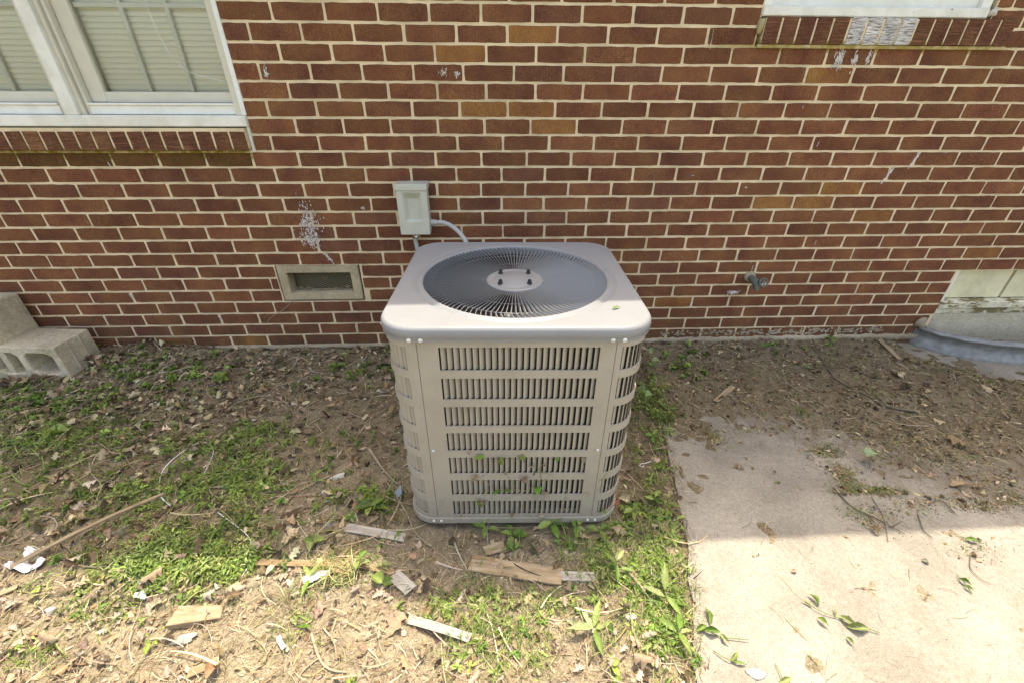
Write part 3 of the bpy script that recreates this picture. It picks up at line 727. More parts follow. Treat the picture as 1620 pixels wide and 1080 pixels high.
# ---- foundation vent
vt = bpy.data.objects.new('foundation_vent', None); vt.empty_display_size = .05; link(vt, house); vt.location = (.066 - HO.x, 0, .4165)
vt['label'] = 'cast concrete crawl space vent with expanded mesh'
def frame_mesh(w, h, iw, ih, d, tp):
    V = []; Fc = []
    rings = [(w / 2, h / 2, 0), (iw / 2, ih / 2, 0), (iw / 2 - tp, ih / 2 - tp * .6, d)]
    V += [(sx * (w / 2), .05, sz * (h / 2)) for sx, sz in ((-1, -1), (1, -1), (1, 1), (-1, 1))]
    for a, b, y in rings: V += [(sx * a, y, sz * b) for sx, sz in ((-1, -1), (1, -1), (1, 1), (-1, 1))]
    for q in range(3):
        for i in range(4): j = (i + 1) % 4; Fc.append([q * 4 + i, q * 4 + j, q * 4 + 4 + j, q * 4 + 4 + i])
    return V, Fc
V, Fc = frame_mesh(.405, .186, .318, .112, .060, .004)
V = [(x + (-.0 if abs(x) < .19 else 0), y + (-.003), z) for x, y, z in V]
bm = bmesh.new(); me = bpy.data.meshes.new('t'); me.from_pydata(V, [], Fc); bm.from_mesh(me); bmesh.ops.bevel(bm, geom=[e for e in bm.edges], offset=.0025, segments=2, affect='EDGES'); from_bm('frame', bm, VENTC, vt, False)
V = []; Fc = []; ym = .050
def wire(a, b, w=.0009):
    i = len(V); d = Vector(b) - Vector(a); nrm = Vector((-d.z, 0, d.x)).normalized() * w
    for s, yy in ((1, 0), (-1, 0), (0, -.0014)):
        V.append(tuple(Vector(a) + nrm * s + Vector((0, yy, 0)))); V.append(tuple(Vector(b) + nrm * s + Vector((0, yy, 0))))
    Fc.extend([[i, i + 1, i + 5, i + 4], [i + 2, i + 4, i + 5, i + 3], [i, i + 2, i + 3, i + 1]])
dx, dz = .0125, .0065
for a in range(-13, 14):
    for b in range(-9, 10):
        x, z = a * dx, b * dz
        if (a + b) % 2 == 0 and abs(x) < .15 and abs(z) < .052:
            wire((x, ym, z), (x + dx, ym, z + dz)); wire((x + dx, ym, z + dz), (x + 2 * dx, ym, z)) if x + 2 * dx < .158 else None
mk('mesh_screen', V, Fc, mat('vent_mesh', (.27, .235, .15), .8, .0)[0], vt)
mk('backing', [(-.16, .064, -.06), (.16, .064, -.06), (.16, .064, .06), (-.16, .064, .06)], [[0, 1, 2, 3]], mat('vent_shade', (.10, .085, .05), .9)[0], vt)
tube('pull_ring', [(.012 + .010 * math.cos(a), .044, .012 + .009 * math.sin(a)) for a in np.linspace(0, 2 * math.pi, 15)], .0022, WOOD_BROWN, vt, 6)
r = random.Random(3)
V, Fc = [], []
for q in range(160):
    x = r.uniform(-.15, .152); z = -.052 + abs(r.gauss(0, .006)) + .012 * (x / .15) ** 2; s = r.uniform(.002, .006); i = len(V)
    V += [(x, .035 + r.uniform(-.02, .012), z), (x + s * 2, .03, z + s * r.uniform(-.6, 1)), (x + s, .034, z + s)]; Fc.append([i, i + 1, i + 2])
o = mk('leaf_debris', V, Fc, WOOD_BROWN, vt); o['kind'] = 'stuff'

# ---- basement window and its sill at the right edge
bw = bpy.data.objects.new('basement_window', None); bw.empty_display_size = .1; link(bw, house); bw.location = (-HO.x, 0, 0)
bw['label'] = 'low basement window boarded with pale green panels'
for a, b in ((3.492, 3.826), (3.842, 4.18), (4.196, 4.54)): wpart('panel', (a, .034 + random.uniform(0, .004), .268), (b, .06, .447), GREEN_PANEL, bw, .001)
wpart('casing', (WELL_X - .004, .010, .262), (3.484, .07, .447), WHITE_OLD, bw); wpart('backing', (3.47, .064, .24), (4.6, .09, .45), INNER, bw)
wpart('sill', (WELL_X - .006, -.010, .222), (4.6, .09, .262), PEEL, bw, .004); wpart('sill', (WELL_X - .02, .004, .183), (4.6, .09, .221), PEEL, bw, .003)
bm = bmesh.new(); add_box(bm, (WELL_X - .03, .006, -.12), (5.4, .12, .182), .004, 1); o = from_bm('foundation', bm, FOUND); hp(o)
# ------------------------------------------------------------------ steel window well
ww = empty('window_well', (3.6, 0, 0), 'curved galvanised steel window well in front of the basement window', 'window well')
path = spline([(3.405, .000, 0), (3.425, -.055, 0), (3.50, -.125, 0), (3.62, -.187, 0), (3.80, -.232, 0), (4.0, -.25, 0), (4.25, -.24, 0), (4.45, -.19, 0), (4.58, -.09, 0), (4.61, .0, 0)], 8)
prof = [(-.014, .116), (-.014, .106), (.006, .106), (.007, .100), (.001, .094), (-.009, .082), (-.013, .066), (-.011, .050), (-.002, .034), (.010, .018), (.016, .004), (.016, -.05)]
V = []; Fc = []
for i, p in enumerate(path):
    a, b = np.array(path[max(i - 1, 0)]), np.array(path[min(i + 1, len(path) - 1)]); t = (b - a) / np.linalg.norm(b - a); nrm = np.array([t[1], -t[0]])
    nrm = -nrm if False else nrm
    for off, z in prof: V.append((p[0] - 3.6 + nrm[0] * off * 1.0, p[1] + nrm[1] * off, z + .002 * math.sin(i * .9)))
npf = len(prof)
for i in range(len(path) - 1):
    for j in range(npf - 1): Fc.append([i * npf + j, (i + 1) * npf + j, (i + 1) * npf + j + 1, i * npf + j + 1])
o = mk('steel_sheet', V, Fc, GALV, ww, True); sm = o.modifiers.new('thick', 'SOLIDIFY'); sm.thickness = .0018
bm = bmesh.new(); add_box(bm, (3.392 - 3.6, -.006, .0), (3.43 - 3.6, .0, .12), .001, 1); from_bm('flange', bm, GALV, ww)
lump('mortar_patch', (3.40 - 3.6, -.012, .125), (.022, .014, .030), PARGE, ww, 12, amp=.8)
# ------------------------------------------------------------------ electrical disconnect and conduits
eb = empty('disconnect_box', (.592, -.002, .80), 'grey electrical disconnect box on the brick wall behind the air conditioner', 'electrical box')
W2, H2, D2 = .069, .113, .075
bm = bmesh.new(); add_box(bm, (-W2 + .003, -.0, -H2 + .004), (W2 - .003, -.055, H2 - .004), .002, 1); from_bm('box_body', bm, BOX_GREY, eb)
# cover with a recessed hand hold
V = []; Fc = []
cov = [(-W2, -H2), (W2, -H2), (W2, H2 - .022), (-W2, H2 - .022)]
inn = [(-.040, -.052), (.040, -.052), (.042, .078), (-.042, .078)]; inn2 = [(-.024, -.044), (.024, -.044), (.026, .050), (-.026, .050)]
V += [(x, -.045, z) for x, z in cov] + [(x, -.078, z) for x, z in cov] + [(x, -.078, z) for x, z in inn] + [(x, -.060, z) for x, z in inn2]
for q in range(3):
    for i in range(4): j = (i + 1) % 4; Fc.append([q * 4 + i, q * 4 + j, q * 4 + 4 + j, q * 4 + 4 + i])
Fc.append([12, 13, 14, 15])
me = bpy.data.meshes.new('t'); me.from_pydata(V, [], Fc); bm = bmesh.new(); bm.from_mesh(me)
bmesh.ops.bevel(bm, geom=bm.edges[:], offset=.0022, segments=2, affect='EDGES'); from_bm('cover', bm, BOX_GREY, eb)
bm = bmesh.new(); add_box(bm, (-W2 - .003, -.083, H2 - .026), (W2 + .003, -.0, H2 + .002), .003, 2); from_bm('rain_hood', bm, BOX_GREY, eb)
bm = bmesh.new(); add_box(bm, (-.026, -.0625, -.046), (.026, -.0600, .004), .001, 1); from_bm('pull_tab', bm, BOX_GREY, eb)
lathe('hasp', [(.008, -.004), (.011, 0), (.008, .004)], WHITE_METAL, eb, 12, 'Y', (0, -.074, -H2 - .006))
cn = empty('conduit', (.665, -.045, .735), 'grey flexible conduit looping from the box side to the air conditioner', 'conduit')
lathe('fitting', [(.0, 0), (.017, 0), (.017, .008), (.014, .009), (.014, .026), (.011, .028), (.011, .034), (0, .034)], CONDUIT, cn, 16, 'X', (-.005, 0, 0))
tube('hose', spline([(.022, 0, 0), (.055, -.010, .002), (.10, -.035, -.010), (.145, -.075, -.04), (.18, -.13, -.085), (.20, -.20, -.135), (.205, -.31, -.17), (.20, -.40, -.19)], 6), .0105, CONDUIT, cn, 10)
cn2 = empty('conduit', (.580, -.040, .684), 'grey conduit dropping from under the box down behind the air conditioner', 'conduit')
lathe('fitting', [(0, 0), (.015, 0), (.015, -.010), (.012, -.012), (.012, -.024), (0, -.024)], mat('brass_fitting', (.28, .24, .15), .45, .4)[0], cn2, 16, 'Z', (0, 0, .0))
tube('hose', spline([(0, 0, -.015), (.002, -.002, -.05), (.012, -.012, -.10), (.035, -.035, -.155), (.075, -.10, -.23), (.12, -.22, -.33), (.16, -.36, -.42)], 6), .0105, CONDUIT, cn2, 10)
# ------------------------------------------------------------------ outdoor tap
tp = empty('outdoor_tap', (2.315, 0, .425), 'weathered outdoor tap sticking out of the brick wall', 'tap')
PAT = paint_mat('verdigris_metal', (.13, .15, .125), .6, (.05, .045, .03), .6, 50.0, .3)
lathe('collar', [(.030, .003), (.030, -.003), (.024, -.010), (.016, -.012), (0, -.012)], PARGE, tp, 16, 'Y')
tube('body', spline([(0, -.005, 0), (.001, -.03, -.004), (.004, -.055, -.010), (.006, -.072, -.028), (.006, -.076, -.045)], 4), [.017] * 5 + [.019] * 6 + [.014] * 6, PAT, tp, 12)
tube('stem', [(.006, -.055, -.006), (.016, -.085, .004)], .006, DARK, tp, 8)
hw = tube('handle', [(.022 + .021 * math.cos(a), -.094 + .010 * math.sin(a), .006 + .019 * math.sin(a)) for a in np.linspace(0, 2 * math.pi, 21)], .0042, PAT, tp, 6)
for q in range(5):
    a = q * 2 * math.pi / 5; tube('spoke', [(.020, -.091, .005), (.022 + .020 * math.cos(a), -.094 + .0095 * math.sin(a), .006 + .018 * math.sin(a))], .0028, GALV, tp, 6)

# ------------------------------------------------------------------ concrete blocks
def cmu(loc, rz, label, rx=0, ry=0):
    t = empty('concrete_block', loc, label, 'concrete block', rz); t.rotation_euler = (rx, ry, rz)
    L, Hh, D = .39, .19, .19; outer = [(-L / 2, 0), (L / 2, 0), (L / 2, Hh), (-L / 2, Hh)]
    bm = bmesh.new()
    # block lying with its two cores facing -Y: outer shell and webs joined from prisms
    def prism(lo, hi): add_box(bm, lo, hi, 0)
    c1, c2, zb, zt = .032, .014, .032, Hh - .032
    prism((-L / 2, -D / 2, 0), (L / 2, D / 2, zb)); prism((-L / 2, -D / 2, zt), (L / 2, D / 2, Hh))
    for x0, x1 in ((-L / 2, -L / 2 + c1), (-c2, c2), (L / 2 - c1, L / 2)): prism((x0, -D / 2, zb - .0), (x1, D / 2, zt + .0))
    bmesh.ops.remove_doubles(bm, verts=bm.verts[:], dist=1e-4)
    return t, bm
def make_cmu(loc, rot, label):
    t = empty('concrete_block', loc, label, 'concrete block'); t.rotation_euler = rot
    L, Hh, D = .39, .19, .19; N = 20
    # front outline with two rounded core openings, built as a grid with holes and swept in Y
    xs = [-L / 2, -.158, -.135, -.04, -.017, .017, .04, .135, .158, L / 2]; zs = [0, .034, .052, .138, .156, Hh]
    hole = lambda i, j: i in (1, 2, 3, 5, 6, 7) and j in (1, 2, 3)
    V = []; Fc = []; key = {}
    rr = random.Random(int(loc[0] * 100))
    def vid(i, j, s):
        k_ = (i, j, s)
        if k_ not in key:
            x, z = xs[i], zs[j]
            if i in (1, 5) and j in (1, 4): x += .012; z += .010 * (1 if j == 1 else -1)
            if i in (4, 8) and j in (1, 4): x -= .012; z += .010 * (1 if j == 1 else -1)
            if s and 0 < i < 9 and 0 < j < 5: x = (x - (-.087 if i < 5 else .087)) * .86 + (-.087 if i < 5 else .087)
            key[k_] = len(V); V.append((x + rr.uniform(-.0012, .0012), (-D / 2 if s == 0 else D / 2) + rr.uniform(-.0015, .0015), z + rr.uniform(-.0012, .0012)))
        return key[k_]
    for i in range(9):
        for j in range(5):
            if hole(i, j): continue
            Fc.append([vid(i, j, 0), vid(i + 1, j, 0), vid(i + 1, j + 1, 0), vid(i, j + 1, 0)]); Fc.append([vid(i, j, 1), vid(i, j + 1, 1), vid(i + 1, j + 1, 1), vid(i + 1, j, 1)])
            for (a, b, c, d, ni, nj) in ((i, j, i + 1, j, i, j - 1), (i + 1, j, i + 1, j + 1, i + 1, j), (i + 1, j + 1, i, j + 1, i, j + 1), (i, j + 1, i, j, i - 1, j)):
                if ni < 0 or nj < 0 or ni > 8 or nj > 4 or hole(ni, nj): Fc.append([vid(a, b, 0), vid(a, b, 1), vid(c, d, 1), vid(c, d, 0)])
    o = mk('block_body', V, Fc, BLOCKC, t)
    bv = o.modifiers.new('bevel', 'BEVEL'); bv.width = .004; bv.segments = 2; bv.limit_method = 'ANGLE'
    bm = bmesh.new()
    for q in (-.032, .032): add_box(bm, (L / 2 - .001, q - .004, .002), (L / 2 + .005, q + .004, Hh - .002), .0015, 1)
    from_bm('end_rib', bm, BLOCKC, t)
    return t
make_cmu((-1.360, -.130, .006), (0, 0, R_(-4)), 'concrete block lying on its side with mossy top beside the wall')
make_cmu((-1.468, -.145, .195), (R_(0), R_(-90 + 0), R_(-8)), 'concrete block standing on end against the wall at the left edge')
bpy.data.objects['concrete_block.001'].location = (-1.435, -.12, .195)
# ------------------------------------------------------------------ air conditioner
AX, AY = 1.025, -.790
ac = empty('air_conditioner', (AX, AY, 0), 'beige outdoor air conditioner unit with louvered sides and round fan grille', 'air conditioner', R_(-1.6))
def rrect(w, d, r, n=8):
    P = []
    for cx, cy, a0 in ((w / 2 - r, -d / 2 + r, -90), (w / 2 - r, d / 2 - r, 0), (-w / 2 + r, d / 2 - r, 90), (-w / 2 + r, -d / 2 + r, 180)):
        for q in range(n + 1): a = R_(a0 + 90 * q / n); P.append((cx + r * math.cos(a), cy + r * math.sin(a)))
    return P
CW, CD, CRr, ZTOP = .716, .690, .088, .765
# cap: lip, rolled edge, flat top, groove, opening
fr_, gr_ = .292, .319
V = []; Fc = []
N = 4 * 9
def ring(pts, z): V.extend([(x, y, z) for x, y in pts]); return len(V) - N
rr0 = [ring(rrect(.732, .706, .100), ZTOP - .040), ring(rrect(.731, .705, .100), ZTOP - .030), ring(rrect(.734, .708, .100), ZTOP - .0285), ring(rrect(.735, .709, .100), ZTOP - .018), ring(rrect(.731, .705, .098), ZTOP - .008), ring(rrect(.724, .698, .094), ZTOP - .002), ring(rrect(.716, .686, .088), ZTOP)]
def circ(r, pts):
    out = []
    for x, y in pts: a = math.atan2(y, x); out.append((r * math.cos(a), r * math.sin(a)))
    return out
base = rrect(.716, .686, .088)
NC = 96
for a, b in zip(rr0[:-1], rr0[1:]):
    for i in range(N): j = (i + 1) % N; Fc.append([a + i, a + j, b + j, b + i])
# flat top between the rounded square and the circle: resample the square by angle
def rsq(ang):
    best = None; dx_, dy_ = math.cos(ang), math.sin(ang); n_ = len(base)
    for i in range(n_):
        x1, y1 = base[i]; x2, y2 = base[(i + 1) % n_]; ex_, ey_ = x2 - x1, y2 - y1; den = dx_ * ey_ - dy_ * ex_
        if abs(den) < 1e-12: continue
        t = (x1 * ey_ - y1 * ex_) / den; u = (x1 * dy_ - y1 * dx_) / den
        if t > 0 and -1e-6 <= u <= 1 + 1e-6: best = (t * dx_, t * dy_)
    return best
angs = sorted([2 * math.pi * i / NC for i in range(NC)] + [math.atan2(y, x) % (2 * math.pi) for x, y in base])
angs = [a for i, a in enumerate(angs) if i == 0 or a - angs[i - 1] > 1e-4]
NA = len(angs)
prev = None
for r_, z in ((None, ZTOP), (.328, ZTOP), (gr_ + .002, ZTOP - .001), (gr_ - .002, ZTOP - .004), (gr_ - .008, ZTOP - .004), (gr_ - .012, ZTOP), (fr_ + .006, ZTOP + .0015), (fr_, ZTOP - .003), (fr_ - .001, ZTOP - .030)):
    cur = len(V)
    for a in angs: V.append((*(rsq(a) if r_ is None else (r_ * math.cos(a), r_ * math.sin(a))), z))
    if prev is not None:
        for i in range(NA): j = (i + 1) % NA; Fc.append([prev + i, prev + j, cur + j, cur + i])
    prev = cur
cap = mk('top_cap', V, Fc, AC_CAP, ac, True)
# grille: radial fins, two hidden rings and the hub plate
V = []; Fc = []; NR = 116
for i in range(NR):
    a0 = 2 * math.pi * i / NR; ro, ri = fr_ + .002, .084
    prevs = None
    for q in range(7):
        t = q / 6; r_ = ri + (ro - ri) * t; sw = .045 * (t - .84) / .16 if t > .84 else 0
        a = a0 + sw; z = ZTOP - .013 * (1 - t ** 1.6) - .002; nx_, ny_ = -math.sin(a), math.cos(a); w = .00075
        tl = .0026                                     # the fins lean a little
        x, y = r_ * math.cos(a), r_ * math.sin(a); b0 = len(V)
        V += [(x + nx_ * w, y + ny_ * w, z), (x - nx_ * w, y - ny_ * w, z), (x - nx_ * (w + tl), y - ny_ * (w + tl), z - .0066), (x + nx_ * (w - tl), y + ny_ * (w - tl), z - .0066)]
        if prevs is not None:
            for k in range(4): k2 = (k + 1) % 4; Fc.append([prevs + k, prevs + k2, b0 + k2, b0 + k])
        prevs = b0
mk('fan_grille', V, Fc, AC_RIB, ac)
for rr_ in (.165, .235):
    z = ZTOP - .013 * (1 - ((rr_ - .084) / .21) ** 1.6) - .013
    tube('grille_ring', [(rr_ * math.cos(a), rr_ * math.sin(a), z) for a in np.linspace(0, 2 * math.pi, 73)], .0018, AC_RIB, ac, 5)
lathe('hub_plate', [(.092, ZTOP - .030), (.092, ZTOP - .0145), (.088, ZTOP - .012), (.080, ZTOP - .012), (.077, ZTOP - .0135), (.068, ZTOP - .0135), (.064, ZTOP - .0105), (.0, ZTOP - .0100)], AC_CAP, ac, 48)
for sx in (-1, 1):
    for sy in (-1, 1):
        lathe('mounting_nut', [(.0078, 0), (.0078, .005), (.006, .0055), (.0055, .012), (.004, .0145), (0, .0145)], BLACKRUB, ac, 12, 'Z', (sx * .046, sy * .043, ZTOP - .0105))
# fan inside
lathe('fan_motor', [(.0, -.05), (.07, -.05), (.075, -.06), (.075, -.14), (0, -.14)], DARK, ac, 24, 'Z', (0, 0, ZTOP))
for q in range(3):
    a0 = R_(55 + 120 * q); V = []; Fc = []; nr, nt = 6, 8
    for i in range(nr + 1):
        r_ = .06 + .20 * i / nr
        for j in range(nt + 1):
            t = j / nt; a = a0 + (t - .5) * (1.15 + .15 * i / nr) + .15 * i / nr; V.append((r_ * math.cos(a), r_ * math.sin(a), ZTOP - .19 + .085 * t - .01 * math.sin(t * math.pi)))
    for i in range(nr):
        for j in range(nt): b = i * (nt + 1) + j; Fc.append([b, b + 1, b + nt + 2, b + nt + 1])
    o = mk('fan_blade', V, Fc, BLADE, ac, True); o.modifiers.new('s', 'SOLIDIFY').thickness = .002
lathe('fan_hub', [(0, -.14), (.05, -.14), (.055, -.15), (.055, -.18), (0, -.18)], BLADE, ac, 24, 'Z', (0, 0, ZTOP))
lathe('fan_pulley', [(0, .0), (.011, 0), (.013, -.002), (.013, -.008), (0, -.008)], WHITE_METAL, ac, 20, 'Z', (-.022, -.185, ZTOP - .045))
# coil and inner shroud
P = rrect(CW - .07, CD - .07, .06); V = [(x, y, .02) for x, y in P] + [(x, y, ZTOP - .055) for x, y in P]; n_ = len(P)
mk('coil', V, [[i, (i + 1) % n_, n_ + (i + 1) % n_, n_ + i] for i in range(n_)], COIL, ac, True)
lathe('fan_shroud', [(.345, -.055), (.305, -.050), (.292, -.032), (.290, -.12)], DARK, ac, 48, 'Z', (0, 0, ZTOP))
# base pan
P0 = rrect(CW + .004, CD + .004, CRr); P1 = rrect(CW + .008, CD + .008, CRr)
V = [(x, y, .004) for x, y in P1] + [(x, y, .026) for x, y in P1] + [(x, y, .030) for x, y in P0] + [(x * .9, y * .9, .030) for x, y in P0]; n_ = len(P0)
Fc = [[k * n_ + i, k * n_ + (i + 1) % n_, (k + 1) * n_ + (i + 1) % n_, (k + 1) * n_ + i] for k in range(3) for i in range(n_)] + [list(range(n_))]
mk('base_pan', V, Fc, AC_PAINT, ac, False)
# louvered sides
ZROW = [(.041 + .0985 * i, .111 + .0985 * i) for i in range(7)]; ZROW = [(a + .001 * i * 0, b + .003 * min(1, i / 3)) for i, (a, b) in enumerate(ZROW)]
PITCHX = .01665
def louver_mesh(h):
    V = []; n_ = 5
    for z in (0, h):
        for q in range(n_ + 1):
            t = q / n_; V.append((.0130 * t, .0046 + .0090 * t ** 2.0, z))
        for q in range(n_, -1, -1):
            t = q / n_; V.append((.0130 * t + .0003, .0060 + .0090 * t ** 2.0, z))
    m_ = 2 * (n_ + 1); Fc = [[i, (i + 1) % m_, m_ + (i + 1) % m_, m_ + i] for i in range(m_)] + [list(range(m_)), [m_ + i for i in range(m_)][::-1]]
    me = bpy.data.meshes.new('louver'); me.from_pydata(V, [], Fc); me.materials.append(AC_PAINT); me.update(); return me
LM = [louver_mesh(b - a) for a, b in ZROW]
def side(name, P, s_open, z0, z1, count, stuff=False, offs=0.0):
    """P: function s -> (x, y, nx, ny) outward; s from 0 to S; s_open = (a, b) open span of the rows"""
    S = P[1]; f = P[0]; a, b = s_open
    ss = sorted(set([0, S, a, b] + list(np.linspace(a, b, max(2, int((b - a) / .012)))) + list(np.linspace(0, a, 3)) + list(np.linspace(b, S, 3))))
    zz = sorted(set([z0, z1] + [v for r_ in ZROW for v in r_]))
    isopen = lambda sc_, zc: a < sc_ < b and any(r0 < zc < r1 for r0, r1 in ZROW)
    V = []; Fc = []
    def pt(s, z, d=0.0): x, y, nx_, ny_ = f(s); V.append((x - nx_ * d, y - ny_ * d, z)); return len(V) - 1
    for i in range(len(ss) - 1):
        for j in range(len(zz) - 1):
            sc_, zc = (ss[i] + ss[i + 1]) / 2, (zz[j] + zz[j + 1]) / 2
            if isopen(sc_, zc): continue
            Fc.append([pt(ss[i], zz[j]), pt(ss[i + 1], zz[j]), pt(ss[i + 1], zz[j + 1]), pt(ss[i], zz[j + 1])])
            for ds, dz_, e in ((-1, 0, 0), (1, 0, 1), (0, -1, 2), (0, 1, 3)):
                s2 = sc_ if ds == 0 else (ss[i] - 1e-4 if ds < 0 else ss[i + 1] + 1e-4); z2 = zc if dz_ == 0 else (zz[j] - 1e-4 if dz_ < 0 else zz[j + 1] + 1e-4)
                if isopen(s2, z2) or s2 < 0 or s2 > S:
                    q = [(ss[i], zz[j]), (ss[i], zz[j + 1])] if e == 0 else [(ss[i + 1], zz[j]), (ss[i + 1], zz[j + 1])] if e == 1 else [(ss[i], zz[j]), (ss[i + 1], zz[j])] if e == 2 else [(ss[i], zz[j + 1]), (ss[i + 1], zz[j + 1])]
                    Fc.append([pt(*q[0]), pt(*q[1]), pt(*q[1], .005), pt(*q[0], .005)])
    pn = mk(name, V, Fc, AC_PAINT, ac)
    step = (b - a) / count; sV = []; sF = []
    for ri, (r0, r1) in enumerate(ZROW):
        for q in range(count):
            s = a + step * (q + .25); x, y, nx_, ny_ = f(s); ang = math.atan2(nx_, -ny_)
            if stuff:
                b0 = len(sV); ca, sa = math.cos(ang), math.sin(ang)
                for v in LM[ri].vertices: sV.append((x + v.co.x * ca - v.co.y * sa, y + v.co.x * sa + v.co.y * ca, r0 + v.co.z))
                for p_ in LM[ri].polygons: sF.append([b0 + k for k in p_.vertices])
            else:
                o = bpy.data.objects.new('louver', LM[ri]); o.location = (x, y, r0); o.rotation_euler = (0, 0, ang); link(o, pn)
    if stuff:
        o = mk('louver', sV, sF, AC_PAINT, pn); o['kind'] = 'stuff'
    return pn
hw_, hd_ = CW / 2, CD / 2; FXS = .262; r0_ = CRr
Sarc = math.pi / 2 * r0_; Sa = hw_ - r0_ - FXS; Sb = .135
front = (lambda s: (-FXS + .0015 + s, -hd_, 0, -1), 2 * FXS - .003)
def corner_fn(kx):                                   # from the front seam round the corner to the side seam
    S = Sa + Sarc + Sb
    def f(s0):
        s = s0 if kx > 0 else S - s0
        if s < Sa: x, y, nx_, ny_ = FXS + s, -hd_, 0, -1
        elif s < Sa + Sarc:
            t = (s - Sa) / r0_; x, y = hw_ - r0_ + r0_ * math.sin(t), -hd_ + r0_ - r0_ * math.cos(t); nx_, ny_ = math.sin(t), -math.cos(t)
        else: x, y, nx_, ny_ = hw_, -hd_ + r0_ + (s - Sa - Sarc), 1, 0
        return (kx * x, y, kx * nx_, ny_)
    return f, S
side('front_panel', front, (.055, .480), .031, ZTOP - .036, 25)
fR, SR = corner_fn(1); fL, SL = corner_fn(-1)
side('corner_panel', (fR, SR), (.016, .016 + PITCHX * 12), .031, ZTOP - .036, 12)
side('corner_panel', (fL, SL), (SL - .030 - PITCHX * 11, SL - .030), .031, ZTOP - .036, 11)
y_s = -hd_ + r0_ + Sb
side('side_panel', (lambda s: (hw_, y_s + .002 + s, 1, 0), 2 * abs(y_s) - .004), (.03, 2 * abs(y_s) - .034), .031, ZTOP - .036, 12, True)
side('side_panel', (lambda s: (-hw_, -y_s - .002 - s, -1, 0), 2 * abs(y_s) - .004), (.03, 2 * abs(y_s) - .034), .031, ZTOP - .036, 12, True)
mk('back_panel', [(-hw_ + r0_, hd_, .031), (hw_ - r0_, hd_, .031), (hw_ - r0_, hd_, ZTOP - .036), (-hw_ + r0_, hd_, ZTOP - .036)], [[0, 1, 2, 3]], AC_PAINT, ac)
for kx in (-1, 1):
    V = []; Fc = []
    for q in range(13):
        t = math.pi / 2 * q / 12; x, y = kx * (hw_ - r0_ + r0_ * math.sin(t)), hd_ - r0_ + r0_ * math.cos(t); V += [(x, y, .031), (x, y, ZTOP - .036)]
    V += [(kx * hw_, -y_s, .031), (kx * hw_, -y_s, ZTOP - .036)]
    Fc = [[2 * q, 2 * q + 2, 2 * q + 3, 2 * q + 1] for q in range(13)]; mk('corner_panel', V, Fc, AC_PAINT, ac, True)
def screw(x, y, z, nx_, ny_, r_=.0052):
    o = lathe('screw', [(r_ * 1.25, 0), (r_ * 1.25, .0012), (r_, .003), (r_ * .5, .0046), (0, .005)], WHITE_METAL, ac, 12, 'Z'); o.location = (x, y, z)
    o.rotation_euler = Vector((nx_, ny_, 0)).to_track_quat('Z', 'Y').to_euler()
for kx in (-1, 1):
    for dx_ in (-.015, .015): screw(kx * FXS + dx_, -.3525, ZTOP - .0345, 0, -1)
    screw(kx * (FXS - .012), -hd_ - .0005, .340, 0, -1, .004)
    for dx_ in (-.013, .012): screw(kx * FXS + dx_, -hd_ - .0045, .018, 0, -1, .004)
    screw(kx * .3670, -.26, ZTOP - .034, kx, 0)

# ------------------------------------------------------------------ litter, weeds and debris
class Mass:
    """collects small pieces (vertices, faces, colours) for one object"""
    def __init__(s): s.V = []; s.F = []; s.C = []; s.n = 0
    def add(s, T, faces, pos, rot, scale, col):
        """T (k,3) template, pos (n,3), rot (n,3,3), scale (n,), col (n,3)"""
        n_ = len(pos); k = len(T)
        P = np.einsum('nij,kj->nki', rot, T) * np.asarray(scale)[:, None, None] + pos[:, None, :]
        s.V.append(P.reshape(-1, 3)); fa = np.asarray(faces)[None] + (np.arange(n_) * k)[:, None, None] + s.n
        s.F.append(fa.reshape(-1, fa.shape[-1])); s.C.append(np.repeat(col, k, 0)); s.n += n_ * k
    def build(s, name, mat_, smooth=True, parent=None):
        V = np.concatenate(s.V).astype(np.float32); F3 = np.concatenate(s.F).astype(np.int32); C = np.concatenate(s.C)
        me = bpy.data.meshes.new(name); w = F3.shape[1]
        me.vertices.add(len(V)); me.vertices.foreach_set('co', V.ravel()); me.loops.add(F3.size); me.loops.foreach_set('vertex_index', F3.ravel())
        me.polygons.add(len(F3)); me.polygons.foreach_set('loop_start', np.arange(len(F3), dtype=np.int32) * w)
        me.materials.append(mat_); me.update(calc_edges=True); me.validate()
        if smooth: me.polygons.foreach_set('use_smooth', np.ones(len(me.polygons), dtype=bool))
        a = me.color_attributes.new('Col', 'FLOAT_COLOR', 'POINT'); c4 = np.ones((len(V), 4), np.float32); c4[:, :3] = C; a.data.foreach_set('color', c4.ravel())
        o = bpy.data.objects.new(name, me); link(o, parent); return o
def rots(n_, tilt=.3, az=None):
    az = rng.uniform(0, 2 * np.pi, n_) if az is None else az; ta = rng.uniform(0, 2 * np.pi, n_); t = np.abs(rng.normal(0, tilt, n_))
    ca, sa = np.cos(az), np.sin(az); Z = np.zeros((n_, 3, 3)); Z[:, 0, 0] = ca; Z[:, 0, 1] = -sa; Z[:, 1, 0] = sa; Z[:, 1, 1] = ca; Z[:, 2, 2] = 1
    ax, ay = np.cos(ta), np.sin(ta); c, s_ = np.cos(t), np.sin(t); Tm = np.zeros((n_, 3, 3))
    Tm[:, 0, 0] = c + ax * ax * (1 - c); Tm[:, 0, 1] = ax * ay * (1 - c); Tm[:, 0, 2] = ay * s_
    Tm[:, 1, 0] = ax * ay * (1 - c); Tm[:, 1, 1] = c + ay * ay * (1 - c); Tm[:, 1, 2] = -ax * s_
    Tm[:, 2, 0] = -ay * s_; Tm[:, 2, 1] = ax * s_; Tm[:, 2, 2] = c
    return Tm @ Z
